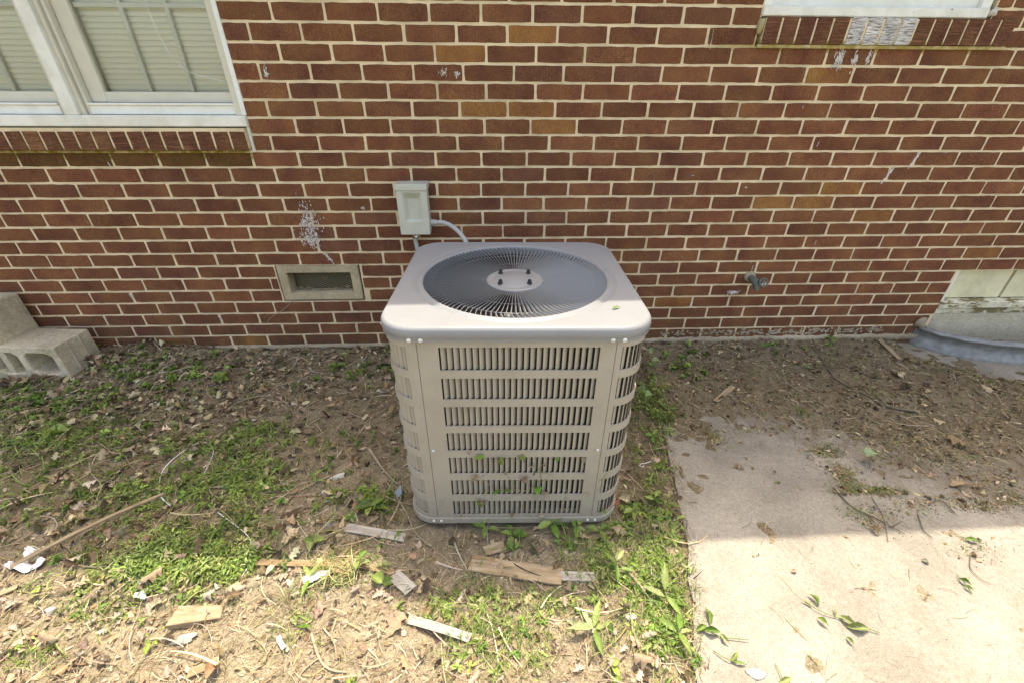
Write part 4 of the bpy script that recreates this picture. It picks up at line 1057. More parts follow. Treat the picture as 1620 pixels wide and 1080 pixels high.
def gh_top(x, y): g = gh(x, y); return np.where((x > slab_edge(y)) & (g < 0) & ((y < -.5) | (x > 3.2)), 0.0, g)
def ok_pos(x, y, slab_keep=0.0):
    lx, ly = x - AX, y - AY; inac = (np.abs(lx) < CW / 2 + .012) & (np.abs(ly) < CD / 2 + .012)
    inblk = (x < -1.12) & (y > -.25) & (y < -.05)
    wellx = (x > 3.42) & (y > -.26 + .0)
    onslab = (x > slab_edge(y) + .01) & (gh(x, y) < .0)
    k = rng.random(len(x))
    return (~inac) & (y < -.012) & (~inblk) & (~wellx) & ((~onslab) | (k < slab_keep)) & (y > -2.6)
def blobs(lst, n_, slab_keep=0.0, lift=.0):
    """scatter round world-space patches given as (px, py, rx metres, ry metres, weight) of the ground seen there"""
    w = np.array([b[4] for b in lst], float); w /= w.sum(); ci = rng.choice(len(lst), n_, p=w)
    cs = np.array([at(b[0], b[1])[:2] for b in lst]); rx = np.array([b[2] for b in lst]); ry = np.array([b[3] for b in lst])
    x = cs[ci, 0] + rng.normal(0, 1, n_) * rx[ci]; y = cs[ci, 1] + rng.normal(0, 1, n_) * ry[ci]
    k = ok_pos(x, y, slab_keep); x, y = x[k], y[k]
    return np.stack([x, y, gh_top(x, y) + lift], -1)
def field(n_, f, slab_keep=0.0, box_=(-2.0, 4.2, -2.3, -.01), lift=.0):
    x = rng.uniform(box_[0], box_[1], n_); y = rng.uniform(box_[2], box_[3], n_); k = (rng.random(n_) < f(x, y)); x, y = x[k], y[k]
    k = ok_pos(x, y, slab_keep); x, y = x[k], y[k]; return np.stack([x, y, gh_top(x, y) + lift], -1)
def pal(n_, cols, var=.2):
    c = np.array(cols)[rng.integers(0, len(cols), n_)]; return np.clip(c * (1 + rng.normal(0, var, (n_, 1))) * (1 + rng.normal(0, .05, (n_, 3))), .004, .95)
BROWNS = [(.27, .19, .105), (.36, .265, .155), (.20, .14, .08), (.43, .345, .22), (.30, .225, .135), (.12, .088, .052), (.48, .40, .27), (.36, .285, .18), (.085, .062, .04)]
PALES = [(.36, .29, .21), (.43, .36, .27), (.30, .24, .17), (.38, .31, .225), (.24, .185, .125), (.33, .235, .155)]
STRAWS = [(.42, .34, .21), (.33, .26, .15), (.50, .43, .29), (.24, .18, .105), (.30, .27, .12), (.18, .13, .08)]
GREENS = [(.16, .235, .045), (.21, .295, .055), (.11, .165, .035), (.26, .335, .08), (.18, .225, .06)]
LGREENS = [(.19, .28, .06), (.26, .33, .09), (.14, .24, .04), (.30, .34, .13)]

# leaf outlines -------------------------------------------------------------
def oak_outline(r, lobes=4):
    """half outline up the midrib, mirrored; returns verts and faces with a curled surface"""
    ks = [(0, .010)]
    for i in range(lobes):
        t = (i + .5) / lobes; w = (.30 if i < lobes - 1 else .20) * math.sin(math.pi * (t * .8 + .15)) * r.uniform(.8, 1.2) * 1.25
        ks.append((t + r.uniform(-.02, .05), w)); ks.append(((i + 1) / lobes, w * r.uniform(.3, .5) if i < lobes - 1 else 0.0))
    return ks
def leaf_template(r, kind='oak'):
    if kind == 'oak': ks = oak_outline(r, r.choice((3, 4)))
    elif kind == 'frag': ks = [(0, r.uniform(.05, .2)), (.3, r.uniform(.15, .35)), (.6, r.uniform(.15, .4)), (1, r.uniform(.02, .15))]
    elif kind == 'oval': ks = [(0, .01), (.2, .17), (.45, .25), (.7, .19), (.9, .07), (1, 0)]
    elif kind == 'heart': ks = [(0, .03), (.08, .30), (.3, .40), (.55, .32), (.8, .15), (1, 0)]
    else: ks = [(0, .02), (.25, .13), (.6, .12), (1, 0)]
    cx, cy = r.uniform(-2.6, 2.6), r.uniform(-3.0, 3.0); tw = r.uniform(-1, 1)
    if kind in ('oval', 'heart', 'lance'): cx, cy, tw = r.uniform(-1.0, -.2), r.uniform(1.2, 2.2), r.uniform(-.2, .2)
    V = []; Fc = []
    for t, w in ks:
        x = t - .5
        for sgn in (-1, -.5, 0, .5, 1):
            y = sgn * w; z = cx * .35 * x * x + cy * y * y * 1.6 + tw * x * y * .8
            if kind == 'frag' or kind == 'oak': z += r.uniform(-.025, .025)
            V.append((x + (r.uniform(-.03, .03) if sgn and kind in ('oak', 'frag') else 0), y, z))
    for i in range(len(ks) - 1):
        for j in range(4): a = i * 5 + j; Fc.append([a, a + 5, a + 6, a + 1])
    V = np.array(V); V[:, 2] -= V[:, 2].min(); return V, np.array(Fc)
rr = random.Random(77)
T_OAK = [leaf_template(rr, 'oak') for _ in range(10)]; T_FRAG = [leaf_template(rr, 'frag') for _ in range(14)]
T_OVAL = [leaf_template(rr, 'oval') for _ in range(5)]; T_HEART = [leaf_template(rr, 'heart') for _ in range(4)]; T_LANCE = [leaf_template(rr, 'lance') for _ in range(4)]
def scatter(M, templates, P, smin, smax, tilt, cols, var=.2, az=None, power=1.5):
    if not len(P): return
    ti = rng.integers(0, len(templates), len(P))
    for q, (T, Fq) in enumerate(templates):
        m_ = ti == q; n_ = int(m_.sum())
        if n_: M.add(T, Fq, P[m_], rots(n_, tilt), smin + (smax - smin) * rng.random(n_) ** power, pal(n_, cols, var))

# density fields in world space ----------------------------------------------
sun_side = lambda x, y: np.clip((-y - 1.22) / .08, 0, 1)
def leaf_f(x, y):
    d = .25 + .75 * np.exp(-(((x + .55) / .75) ** 2 + ((y + .45) / .42) ** 2)) + .6 * np.exp(-((y + .06) / .10) ** 2) * (x < 2.6) + .5 * np.exp(-(((x + .2) / .5) ** 2 + ((y + 1.05) / .2) ** 2))
    d = d * (.45 + 1.1 * np.clip(fbm(x + 50, y + 10, .22, 3) + .35, 0, 1)); d = np.where(x > 1.45, d * .42, d); return np.clip(d, 0, 1)
def straw_f(x, y):
    d = .55 + .5 * fbm(x + 5, y + 77, .18, 3) + .25 * np.clip((-y - .95) / .3, 0, 1); return np.clip(d, 0, 1)
# 1 crumbs and clods
T_CR = (np.array([(1, 0, 0), (-.5, .8, 0), (-.5, -.9, .1), (.05, .1, .8), (.1, 0, -.6)]) * .5, np.array([[0, 1, 3], [1, 2, 3], [2, 0, 3], [1, 0, 4], [2, 1, 4], [0, 2, 4]]))
M = Mass()
P = field(95000, lambda x, y: .55 + .5 * fbm(x, y, .15, 2), 0); P[:, 2] += .001
M.add(T_CR[0], T_CR[1], P, rots(len(P), 1.0), .0018 + .010 * rng.random(len(P)) ** 3.2, pal(len(P), [(.15, .11, .075), (.22, .17, .12), (.30, .245, .18), (.10, .075, .05), (.36, .32, .26)], .2))
P = field(80000, lambda x, y: np.where((x > slab_edge(y)), np.clip(.05 + .95 * np.exp(-np.clip(-.15 - soil_cover(x, y), 0, 9) * 3.4), 0, 1), 0) * (y > -1.35), .45)
M.add(T_CR[0], T_CR[1], P, rots(len(P), 1.0), .0013 + .0045 * rng.random(len(P)) ** 3, pal(len(P), [(.15, .11, .07), (.09, .07, .045), (.24, .19, .13), (.14, .13, .06)], .2))
o = M.build('soil_crumbs', CRUMB, False); tag(o, 'loose crumbs of soil and grit strewn over the bare ground', 'soil', kind='stuff')
# 2 leaf litter
M = Mass()
P = field(62000, leaf_f, .01, lift=.002); scatter(M, T_FRAG, P, .005, .028, .5, BROWNS, .25)
P = field(6500, lambda x, y: leaf_f(x, y) * (1 - .85 * sun_side(x, y)), .0, lift=.004); scatter(M, T_OAK, P, .018, .058, .55, BROWNS, .28)
P = blobs([(70, 600, .14, .03, 2), (140, 590, .06, .03, 1.5), (20, 605, .1, .03, 1)], 420, 0, .012); scatter(M, T_OAK + T_FRAG, P, .02, .06, .6, BROWNS, .28)
P = field(30000, lambda x, y: np.clip((-y - 1.0) / .25, 0, 1) * (.25 + 1.1 * np.clip(fbm(x + 8, y, .16, 3) + .3, 0, 1)) * (x < 1.6), .0, lift=.002); scatter(M, T_FRAG, P, .003, .020, .5, PALES, .25, power=2.5)
P = field(60000, lambda x, y: (x > 1.42) * (y > -.95) * np.clip(soil_cover(x, y) * 1.5 + .6, 0, 1) * np.clip(.5 + 1.2 * fbm(x + 4, y + 9, .12, 3), 0, 1), .15, lift=.002); scatter(M, T_FRAG, P, .004, .020, .5, BROWNS[:3] + BROWNS[4:6] + BROWNS[8:] * 2 + [(.17, .16, .06)], .3)
P = blobs([(90, 960, .22, .05, 1), (330, 930, .25, .035, 1.3), (130, 1040, .2, .06, .8), (640, 960, .2, .06, 1), (840, 1040, .16, .08, .8), (1000, 1020, .1, .1, .6)], 330, 0, .003); scatter(M, T_OAK, P, .018, .042, .6, PALES)
o = M.build('leaf_litter', LEAF_DRY, True); tag(o, 'brown dead leaves and leaf scraps littering the ground by the wall', 'leaf litter', kind='stuff')
# 3 straw, needles and shreds
def ribbon(r, n_=4, curl=.35, w=.012):
    V = []; ph = r.uniform(-1, 1) * curl; lift = r.uniform(0, .12)
    for i in range(n_ + 1):
        t = i / n_; x = t - .5; y = ph * x * x; z = lift * math.sin(t * math.pi); ww = w * (1 - .5 * t)
        V += [(x, y - ww, z), (x, y, z + w * .9), (x, y + ww, z)]
    Fc = []
    for i in range(n_):
        for j in range(2): a = 3 * i + j; Fc.append([a, a + 3, a + 4, a + 1])
    return np.array(V), np.array(Fc)
T_RIB = [ribbon(rr, 4, .7, rr.uniform(.008, .022)) for _ in range(12)]
M = Mass()
P = field(60000, straw_f, .008, lift=.003); scatter(M, T_RIB, P, .012, .085, .22, STRAWS, .25, power=2.2)
P = field(26000, lambda x, y: np.clip((-y - 1.1) / .2, 0, 1) * (x < 1.6), 0, lift=.004); scatter(M, T_RIB, P, .010, .07, .3, PALES + STRAWS, .25, power=2)
P = field(5000, lambda x, y: (x < 1.7) * (y < -.02), 0, lift=.008); scatter(M, T_RIB, P, .04, .16, .25, STRAWS + PALES, .25, power=2)
P = field(16000, lambda x, y: (x > 1.7) * (x < 3.5) * np.clip(soil_cover(x, y) + .85, 0, 1) ** 1.5, .7, lift=.002); scatter(M, T_RIB, P, .012, .06, .22, BROWNS, .25, power=2)
P = field(900, lambda x, y: (x > 1.6) * .5 + 0 * y, .4, lift=.001); scatter(M, T_RIB, P, .012, .05, .08, STRAWS + GREENS, .25, power=2)
P = field(5200, lambda x, y: (x < 1.6) * leaf_f(x, y) * (1 - .6 * sun_side(x, y)), 0, lift=.018); scatter(M, T_FRAG + T_OAK, P, .014, .045, .55, BROWNS, .28)
o = M.build('straw', STRAW, True); tag(o, 'dry straw, grass shreds and needles strewn over the soil', 'straw', kind='stuff')
# 4 grass blades in tufts
def blade(r):
    V = []; bend = r.uniform(.3, 1.3); n_ = 4
    for i in range(n_ + 1):
        t = i / n_; a = bend * t; x = math.sin(a) * t; z = math.cos(a * .9) * t * .9; w = .035 * (1 - t) ** .7 + .002
        V += [(x, -w, z), (x, w, z)]
    return np.array(V), np.array([[2 * i, 2 * i + 2, 2 * i + 3, 2 * i + 1] for i in range(n_)])
T_BL = [blade(rr) for _ in range(10)]
def tufts(M, P, per, spread, smin, smax, cols):
    if not len(P): return
    Q = np.repeat(P, per, 0); Q[:, :2] += rng.normal(0, spread, (len(Q), 2)); k = ok_pos(Q[:, 0], Q[:, 1], .9); Q = Q[k]; Q[:, 2] = gh_top(Q[:, 0], Q[:, 1]) - .003
    scatter(M, T_BL, Q, smin, smax, .35, cols, .22)
G_SHADE = [(60, 680, .16, .07, 2.2), (100, 740, .2, .07, 2), (180, 690, .12, .05, 1.4), (260, 780, .12, .06, 1.5), (300, 860, .14, .06, 2.2), (380, 760, .10, .08, 2.2), (400, 700, .06, .04, 1.2), (250, 890, .12, .04, 1.6),
           (20, 790, .1, .05, 1), (330, 720, .07, .05, 1), (590, 790, .05, .03, .8), (1040, 640, .035, .10, 1.4), (1030, 760, .03, .10, 1.2), (1010, 830, .07, .04, 1.3), (30, 620, .08, .05, .9), (640, 560, .1, .05, .3), (420, 690, .05, .03, .5), (1000, 850, .05, .03, .6), (870, 850, .12, .02, .5)]
G_SHADE = [(a, b, c * 1.5, d * 1.45, e) for a, b, c, d, e in G_SHADE]
G_SUN = [(960, 900, .07, .04, 1.6), (1010, 960, .07, .08, 2.2), (1050, 890, .05, .06, 2), (780, 960, .07, .035, 1.5), (830, 1010, .08, .05, 1.3), (750, 1020, .04, .05, .9), (1060, 1000, .04, .08, 1.6), (540, 900, .05, .03, 1), (480, 960, .05, .05, .5),
         (320, 900, .06, .03, 1.2), (240, 900, .06, .03, .8), (140, 960, .06, .03, .5), (200, 950, .05, .03, .4), (690, 960, .04, .03, .4), (60, 1030, .04, .02, .3), (870, 960, .05, .03, .4)]
G_SLAB = [(1310, 712, .035, .018, 1.4), (1345, 770, .035, .012, .9), (1395, 776, .04, .008, .9), (1385, 718, .015, .012, .4), (1330, 745, .02, .03, .5), (1500, 590, .09, .015, .6), (1560, 610, .05, .01, .5), (1360, 815, .04, .02, .4), (1265, 655, .02, .012, .5), (1370, 625, .05, .03, .5), (1200, 590, .15, .04, .9), (1330, 570, .12, .03, .8), (1110, 590, .06, .06, .9), (1560, 800, .03, .01, .3)]
M = Mass()
tufts(M, blobs(G_SHADE, 620), 8, .020, .018, .070, GREENS + LGREENS[:2])
P = field(8000, lambda x, y: (x < 1.7) * np.clip(.15 + 1.3 * fbm(x + 12, y + 3, .12, 3), 0, 1) * (.45 + .55 * np.exp(-((x + .5) / .8) ** 2)) * (1 - .7 * sun_side(x, y)), 0); tufts(M, P, 5, .016, .014, .060, GREENS + STRAWS[:2])
P = field(1800, lambda x, y: (x > 1.45) * (y > -.6) * np.clip(.1 + 1.5 * fbm(x + 12, y + 3, .1, 3), 0, 1), .3); tufts(M, P, 7, .012, .006, .022, GREENS + [(.16, .14, .05)])
Pe = np.stack([slab_edge(np.linspace(-.62, -2.1, 340)) - .008 + rng.normal(0, .016, 340), np.linspace(-.62, -2.1, 340), np.zeros(340)], -1); tufts(M, Pe, 6, .010, .012, .040, GREENS[:2] + STRAWS + STRAWS)
tufts(M, blobs(G_SUN, 620), 8, .013, .014, .055, LGREENS + GREENS)
tufts(M, blobs(G_SLAB, 260, .9), 9, .010, .010, .034, GREENS + [(.14, .13, .05)])
P = field(1500, lambda x, y: .35 * np.clip(fbm(x + 2, y + 31, .2, 2) + .3, 0, 1) * (x < 1.75) + .15 * (x > 1.75), 0); tufts(M, P, 5, .012, .010, .035, GREENS + STRAWS)
o = M.build('grass', GREEN, True); tag(o, 'short green grass and sprouts growing through the litter', 'grass', kind='stuff')
# 5 low weeds: cut leaflets in rosettes, and small round leaves
M = Mass()
def rosettes(P, per, rad, smin, smax, temps, cols, lift=.014):
    if not len(P): return
    n_ = len(P); base_ = np.repeat(P, per, 0); a = rng.uniform(0, 2 * np.pi, n_ * per); d = rad * (.25 + rng.random(n_ * per)) * np.repeat(rng.uniform(.5, 1.3, n_), per)
    base_[:, 0] += np.cos(a) * d; base_[:, 1] += np.sin(a) * d; base_[:, 2] += lift * (.4 + rng.random(n_ * per)) 
    k = ok_pos(base_[:, 0], base_[:, 1], .9); base_ = base_[k]; a = a[k]
    cols_ = np.repeat(pal(n_, cols, .25), per, 0)[k]
    ti = rng.integers(0, len(temps), len(base_))
    for q, (T, Fq) in enumerate(temps):
        m_ = ti == q; c_ = int(m_.sum())
        if c_: M.add(T, Fq, base_[m_], rots(c_, .35, a[m_]), smin + (smax - smin) * rng.random(c_), np.clip(cols_[m_] * (1 + rng.normal(0, .12, (c_, 1))), .005, 1))
rosettes(blobs(G_SHADE, 300), 11, .024, .012, .028, T_LANCE + T_OVAL, GREENS + LGREENS[:2])
P = field(1500, lambda x, y: (x < 1.6) * np.clip(.1 + 1.6 * fbm(x + 40, y + 3, .16, 3), 0, 1) * (1 - .6 * sun_side(x, y)), 0); rosettes(P, 6, .020, .010, .030, T_LANCE + T_OVAL + T_HEART, GREENS + LGREENS, .014)
P = field(1100, lambda x, y: (x > 1.42) * (y > -.62) * np.clip(.1 + 1.6 * fbm(x + 41, y + 3, .14, 3), 0, 1), 0); rosettes(P, 6, .014, .006, .018, T_LANCE + T_OVAL, GREENS, .008)
rosettes(blobs([(300, 870, .13, .05, 2), (350, 890, .05, .03, 1), (250, 890, .06, .04, 1), (60, 700, .12, .06, 1.5), (380, 760, .08, .06, 1.5), (1040, 650, .03, .12, 1.5), (240, 780, .1, .05, 1)], 420), 16, .026, .010, .022, T_LANCE, GREENS + LGREENS, .02)
rosettes(blobs([(330, 900, .03, .02, 1), (230, 890, .04, .02, 1), (390, 880, .02, .02, .6)], 34), 20, .028, .012, .022, T_LANCE, LGREENS, .03)
rosettes(blobs([(300, 600, .25, .05, 2), (200, 590, .2, .05, 2), (560, 590, .15, .04, .5), (100, 640, .2, .05, 1.5), (1080, 580, .06, .08, 1.2), (1250, 560, .2, .03, .6)], 170), 6, .016, .014, .030, T_OVAL + T_HEART, LGREENS + GREENS, .012)
rosettes(blobs(G_SUN, 260), 8, .016, .008, .022, T_LANCE + T_OVAL, LGREENS, .010)
o = M.build('weeds', GREEN, True); tag(o, 'low leafy weeds spreading over the soil left of the unit', 'weeds', kind='stuff')
# bits of leaf and straw caught on the AC louvers and on the path
M = Mass()
n_ = 60; P = np.stack([AX + rng.uniform(-.2, .22, n_), np.full(n_, AY - CD / 2 - .003), rng.uniform(.03, .34, n_)], -1); P[:, 0] += rng.normal(.03, .03, n_)
RX = np.array([[1, 0, 0], [0, 0, -1], [0, 1, 0]], float)
for temps, kk, sa, sb, cols in ((T_RIB, slice(0, 26), .03, .075, LGREENS + STRAWS), (T_FRAG, slice(26, 60), .010, .032, LGREENS + PALES)):
    Pq = P[kk]; ti = rng.integers(0, len(temps), len(Pq))
    for i, p in enumerate(Pq): T, Fq = temps[ti[i]]; M.add(T, Fq, p[None], (RX @ rots(1, .2)[0])[None], np.array([rng.uniform(sa, sb)]), pal(1, cols))
o = M.build('grass_clippings', GREEN, True, ac); o['kind'] = 'stuff'; 
o.location = (0, 0, 0)
o.matrix_parent_inverse = (Matrix.Translation((AX, AY, 0)) @ Matrix.Rotation(R_(-1.6), 4, 'Z')).inverted()

# dirt and shreds swept in clumps over the shaded back of the path
CL = [(1305, 715, .035, .015, 1), (1335, 750, .03, .03, 1.2), (1350, 775, .05, .012, 1.2), (1400, 778, .04, .01, 1), (1380, 820, .05, .03, .6), (1450, 800, .06, .02, .5), (1520, 790, .06, .02, .6), (1560, 800, .05, .015, .7), (1600, 790, .04, .02, .9),
      (1500, 735, .12, .04, 1.6), (1580, 760, .08, .03, 1.2), (1430, 720, .10, .04, 1.2), (1240, 680, .15, .02, 1), (1130, 690, .02, .03, .9), (1350, 690, .12, .03, 1), (1540, 870, .06, .02, .3), (1420, 700, .15, .04, 1.2), (1480, 660, .2, .05, 1.4)]
M = Mass(); P = blobs(CL, 11000, 1.0, .001); M.add(T_CR[0], T_CR[1], P, rots(len(P), 1.0), .0012 + .0055 * rng.random(len(P)) ** 3, pal(len(P), [(.14, .11, .065), (.09, .07, .045), (.22, .18, .12), (.14, .14, .06)], .2))
o = M.build('soil_crumbs', CRUMB, False); tag(o, 'crumbs of dirt clumped on the shaded back of the path', 'soil', kind='stuff')
M = Mass(); P = blobs(CL, 3400, 1.0, .002); scatter(M, T_RIB, P, .008, .050, .3, STRAWS + BROWNS[:3] + GREENS[:2], .25, power=1.6)
P = blobs(CL, 500, 1.0, .002); scatter(M, T_FRAG, P, .006, .022, .4, BROWNS, .25)
o = M.build('straw', STRAW, True); tag(o, 'shreds of straw and leaf clumped on the shaded back of the path', 'straw', kind='stuff')
# ------------------------------------------------------------------ single pieces
def gz(x, y): return float(gh_top(np.array(x), np.array(y)))
def plank(pts, width, th, mat_, name, label, cat, seed=1, bend=0.0, tilt=0.0, lift=.004, taper=0.0):
    """board lying along pixels' ground points pts[0] -> pts[1]"""
    a, b = [np.array(at(*p)) for p in pts]; L = float(np.linalg.norm(b[:2] - a[:2])); r = random.Random(seed); n_ = 8; bm = bmesh.new(); rows = []
    for i in range(n_ + 1):
        t = i / n_; x = (t - .5) * L; w = width / 2 * (1 - taper * t) * r.uniform(.95, 1.05); z = bend * math.sin(t * math.pi)
        if i in (0, n_): x += r.uniform(-.003, .003)
        rows.append([bm.verts.new((x + (r.uniform(-.006, .006) if i in (0, n_) else 0), s1 * w, z + s2 * th)) for s1, s2 in ((-1, 0), (1, 0), (1, 1), (-1, 1))])
    for i in range(n_):
        for k in range(4): k2 = (k + 1) % 4; bm.faces.new([rows[i][k], rows[i + 1][k], rows[i + 1][k2], rows[i][k2]])
    bm.faces.new(rows[0]); bm.faces.new(rows[-1][::-1])
    bmesh.ops.bevel(bm, geom=[e for e in bm.edges if e.calc_face_angle(0) > 1.0], offset=min(.0012, th * .3), segments=1, affect='EDGES')
    o = from_bm(name, bm, mat_); c = (a + b) / 2; za, zb = gz(a[0], a[1]), gz(b[0], b[1]); zc = gz(c[0], c[1])
    o.location = (c[0], c[1], max((za + zb) / 2, zc) + lift); o.rotation_euler = (tilt, -math.atan2(zb - za, L), math.atan2(b[1] - a[1], b[0] - a[0]))
    tag(o, label, cat); return o
plank([(547, 834), (637, 848)], .030, .006, WOOD_GREY, 'wood_scrap', 'pale grey thin wood scrap lying left of the unit foot', 'wood scrap', 2)
plank([(745, 889), (888, 911)], .052, .008, WOOD_TAN, 'wood_scrap', 'large tan board offcut with dark stain in front of the unit', 'wood scrap', 3)
plank([(891, 911), (940, 914)], .028, .006, WOOD_GREY, 'wood_scrap', 'small grey wood piece touching the right end of the tan offcut', 'wood scrap', 4)
plank([(764, 869), (800, 857)], .034, .006, WOOD_TAN, 'wood_scrap', 'short tan chip just above the large tan board offcut', 'wood scrap', 5)
plank([(748, 880), (782, 884)], .012, .006, WOOD_BROWN, 'wood_scrap', 'narrow brown splinter between the tan offcut and the chip above', 'wood scrap', 6, lift=.012)
plank([(624, 909), (650, 932)], .040, .005, WOOD_GREY, 'wood_scrap', 'square grey shingle chip beside the bright green leaf', 'wood scrap', 7)
plank([(395, 888), (560, 896)], .020, .006, WOOD_BROWN, 'wood_scrap', 'long flat brown lath ending under the uprooted straw', 'wood scrap', 8)
plank([(560, 894), (624, 904)], .018, .006, WOOD_BROWN, 'wood_scrap', 'short brown lath end between straw and grey chip', 'wood scrap', 9)
plank([(20, 900), (262, 784)], .016, .007, WOOD_TAN, 'wood_scrap', 'long narrow tan stick crossing the white paper at the left', 'wood scrap', 10, bend=.012, lift=.012, taper=.3)
plank([(645, 977), (742, 1008)], .022, .006, WOOD_GREY, 'wood_scrap', 'curved grey and tan bark strip in the sunlit soil', 'wood scrap', 11, bend=.014, tilt=.25, lift=.006)
plank([(1131, 638), (1158, 618)], .022, .006, WOOD_TAN, 'wood_scrap', 'small tan wood chip on dirt at the top of the path', 'wood scrap', 12)
plank([(300, 1066), (346, 1046)], .022, .004, WOOD_BROWN, 'wood_scrap', 'brown bark flake at the bottom edge of the picture', 'wood scrap', 13)
plank([(1385, 548), (1420, 572)], .022, .005, WOOD_TAN, 'wood_scrap', 'tan bark piece on dirt near the window well', 'wood scrap', 14)
plank([(0, 943), (30, 931)], .014, .005, WOOD_TAN, 'wood_scrap', 'tan splinter at the left edge on the shadow line', 'wood scrap', 15)
# wedge shaped offcut in the sun
a = np.array(at(265, 995)); b = np.array(at(326, 978)); z0 = gz(a[0], a[1])
V = [(0, 0, .012), (.125, .028, .006), (.118, .062, .008), (.006, .052, .014), (0, 0, .038), (.125, .028, .014), (.118, .062, .018), (.006, .052, .040)]
o = mk('wood_wedge', V, [[0, 1, 5, 4], [1, 2, 6, 5], [2, 3, 7, 6], [3, 0, 4, 7], [4, 5, 6, 7], [3, 2, 1, 0]], WOOD_TAN); o.location = (a[0], a[1], z0 - .002)
bv = o.modifiers.new('b', 'BEVEL'); bv.width = .0012; bv.segments = 1; tag(o, 'wedge shaped tan wood offcut lying in the sun', 'wood offcut')
# twigs
def twig(pix, rad, mat_, label, name='twig', lift=.006, forks=(), z=None, cat='twig'):
    pts = []
    for i, p in enumerate(pix):
        q = at(p[0], p[1], .01); h = p[2] if len(p) > 2 else 0; pts.append((q[0], q[1], gz(q[0], q[1]) + lift + h))
    sp = spline(pts, 5); c = sp[0]; V = []; Fc = []
    def add(sp_, r0, r1):
        rad_ = [r0 + (r1 - r0) * i / (len(sp_) - 1) for i in range(len(sp_))]; v, f = tube_data([(x - c[0], y - c[1], z_ - c[2]) for x, y, z_ in sp_], rad_, 6); b0 = len(V); V.extend(v); Fc.extend([[b0 + k for k in ff] for ff in f])
    add(sp, rad, rad * .5)
    for fk in forks:
        fp = []
        for p in fk: q = at(p[0], p[1], .01); fp.append((q[0], q[1], gz(q[0], q[1]) + lift))
        add(spline(fp, 4), rad * .6, rad * .3)
    o = mk(name, V, Fc, mat_, None, True); o.location = c; tag(o, label, cat); return o
twig([(1446, 652), (1400, 645), (1365, 628), (1325, 606), (1312, 590), (1280, 548, .02)], .0062, BARK, 'long dark branch lying on dirt right of the unit', 'branch', .008, forks=[[(1400, 645), (1375, 618)]], cat='branch')
twig([(1467, 676), (1430, 674), (1390, 664)], .003, TWIG_PALE, 'grey twig below the long dark branch')
twig([(1270, 622), (1248, 612), (1232, 594)], .003, TWIG_PALE, 'short pale curved twig on the dirt above the path')
twig([(583, 706), (605, 735), (628, 760)], .0055, TWIG_PALE, 'thick pale stick leaning toward the unit from the left', lift=.012)
twig([(610, 755), (640, 800), (655, 835), (680, 858)], .0026, TWIG_PALE, 'thin long stem bending round the front left unit corner', lift=.012)
twig([(345, 660), (380, 634), (425, 626), (455, 640), (470, 668)], .0030, TWIG_PALE, 'forked white root arching over the bare patch', forks=[[(425, 626), (400, 640), (352, 650)], [(425, 628), (385, 640)]])
twig([(270, 800), (255, 785), (250, 762), (262, 735), (300, 708), (325, 700), (338, 714), (322, 750)], .0021, PAPER, 'loop of white string lying in the weeds', 'string', .014, cat='string')
twig([(345, 810), (385, 840), (398, 860), (392, 890), (382, 910)], .0017, PAPER, 'white string end hanging past the shadow line', 'string', .014, cat='string')
twig([(462, 780), (445, 810), (432, 870)], .0015, TWIG_PALE, 'thin pale string on bare soil left of the grey scrap', 'string', .01, cat='string')
twig([(492, 1000), (505, 1040), (522, 1058), (548, 1062)], .0042, TWIG_PALE, 'hooked pale stick at the bottom of the sunlit soil', forks=[[(505, 1038), (480, 1058), (470, 1075)]])
twig([(510, 990), (528, 1015), (532, 1042)], .0028, TWIG_PALE, 'straight yellowish stalk above the hooked pale stick')
twig([(95, 888), (150, 892), (192, 884)], .0034, TWIG_PALE, 'pale stick lying right of the white paper')
twig([(1320, 770), (1350, 800), (1395, 822), (1432, 842)], .0026, BARK, 'dark vine stem on the path inside the shade', forks=[[(1380, 785), (1398, 815), (1406, 855)], [(1410, 832), (1428, 822)]])
twig([(1453, 812), (1462, 836), (1475, 848)], .0022, BARK, 'little dark stem on the stained part of the path')
twig([(1537, 875), (1536, 895), (1550, 912), (1568, 922)], .0016, BARK, 'thin curved stem on the sunlit path near the right edge')
twig([(1512, 810), (1490, 790), (1470, 795)], .0018, BARK, 'thin dark stem on the grey stained concrete')
twig([(110, 655), (140, 640), (158, 625)], .0022, TWIG_PALE, 'thin straw stalk on leaf litter in front of the block', lift=.02)
twig([(330, 556, .03), (250, 562, .02), (200, 552, .03)], .0022, TWIG_PALE, 'thin stalk lying along the foot of the brick wall', lift=.02)
twig([(455, 463), (430, 492), (395, 525), (385, 545)], .0012, TWIG_PALE, 'thin dry stem leaning on the wall under the vent') if False else None
V, Fc = tube_data(spline([(-.105, -.006, .315), (-.16, -.008, .27), (-.235, -.010, .225), (-.26, -.015, .20)], 5), .0014, 5); o = mk('twig', V, Fc, TWIG_PALE, None, True); tag(o, 'thin dry stem stuck to the bricks under the vent', 'twig')
# white hook wire right of the unit
q = at(1015, 728, .03); V, Fc = tube_data([(0, 0, 0), (.012, .010, .002), (.020, .004, .004), (.016, -.006, .004), (.008, -.004, .004)] + [], .0017, 6)
V, Fc = tube_data(spline([(.045, .012, .012), (.02, .006, .008), (.004, .006, .006), (-.004, -.002, .005), (.004, -.010, .005), (.012, -.004, .006)], 4), .0018, 6)
o = mk('wire_hook', V, Fc, WHITE_METAL, None, True); o.location = (q[0], q[1], gz(q[0], q[1]) + .015); tag(o, 'white bent wire hook in the weeds right of the unit', 'wire')
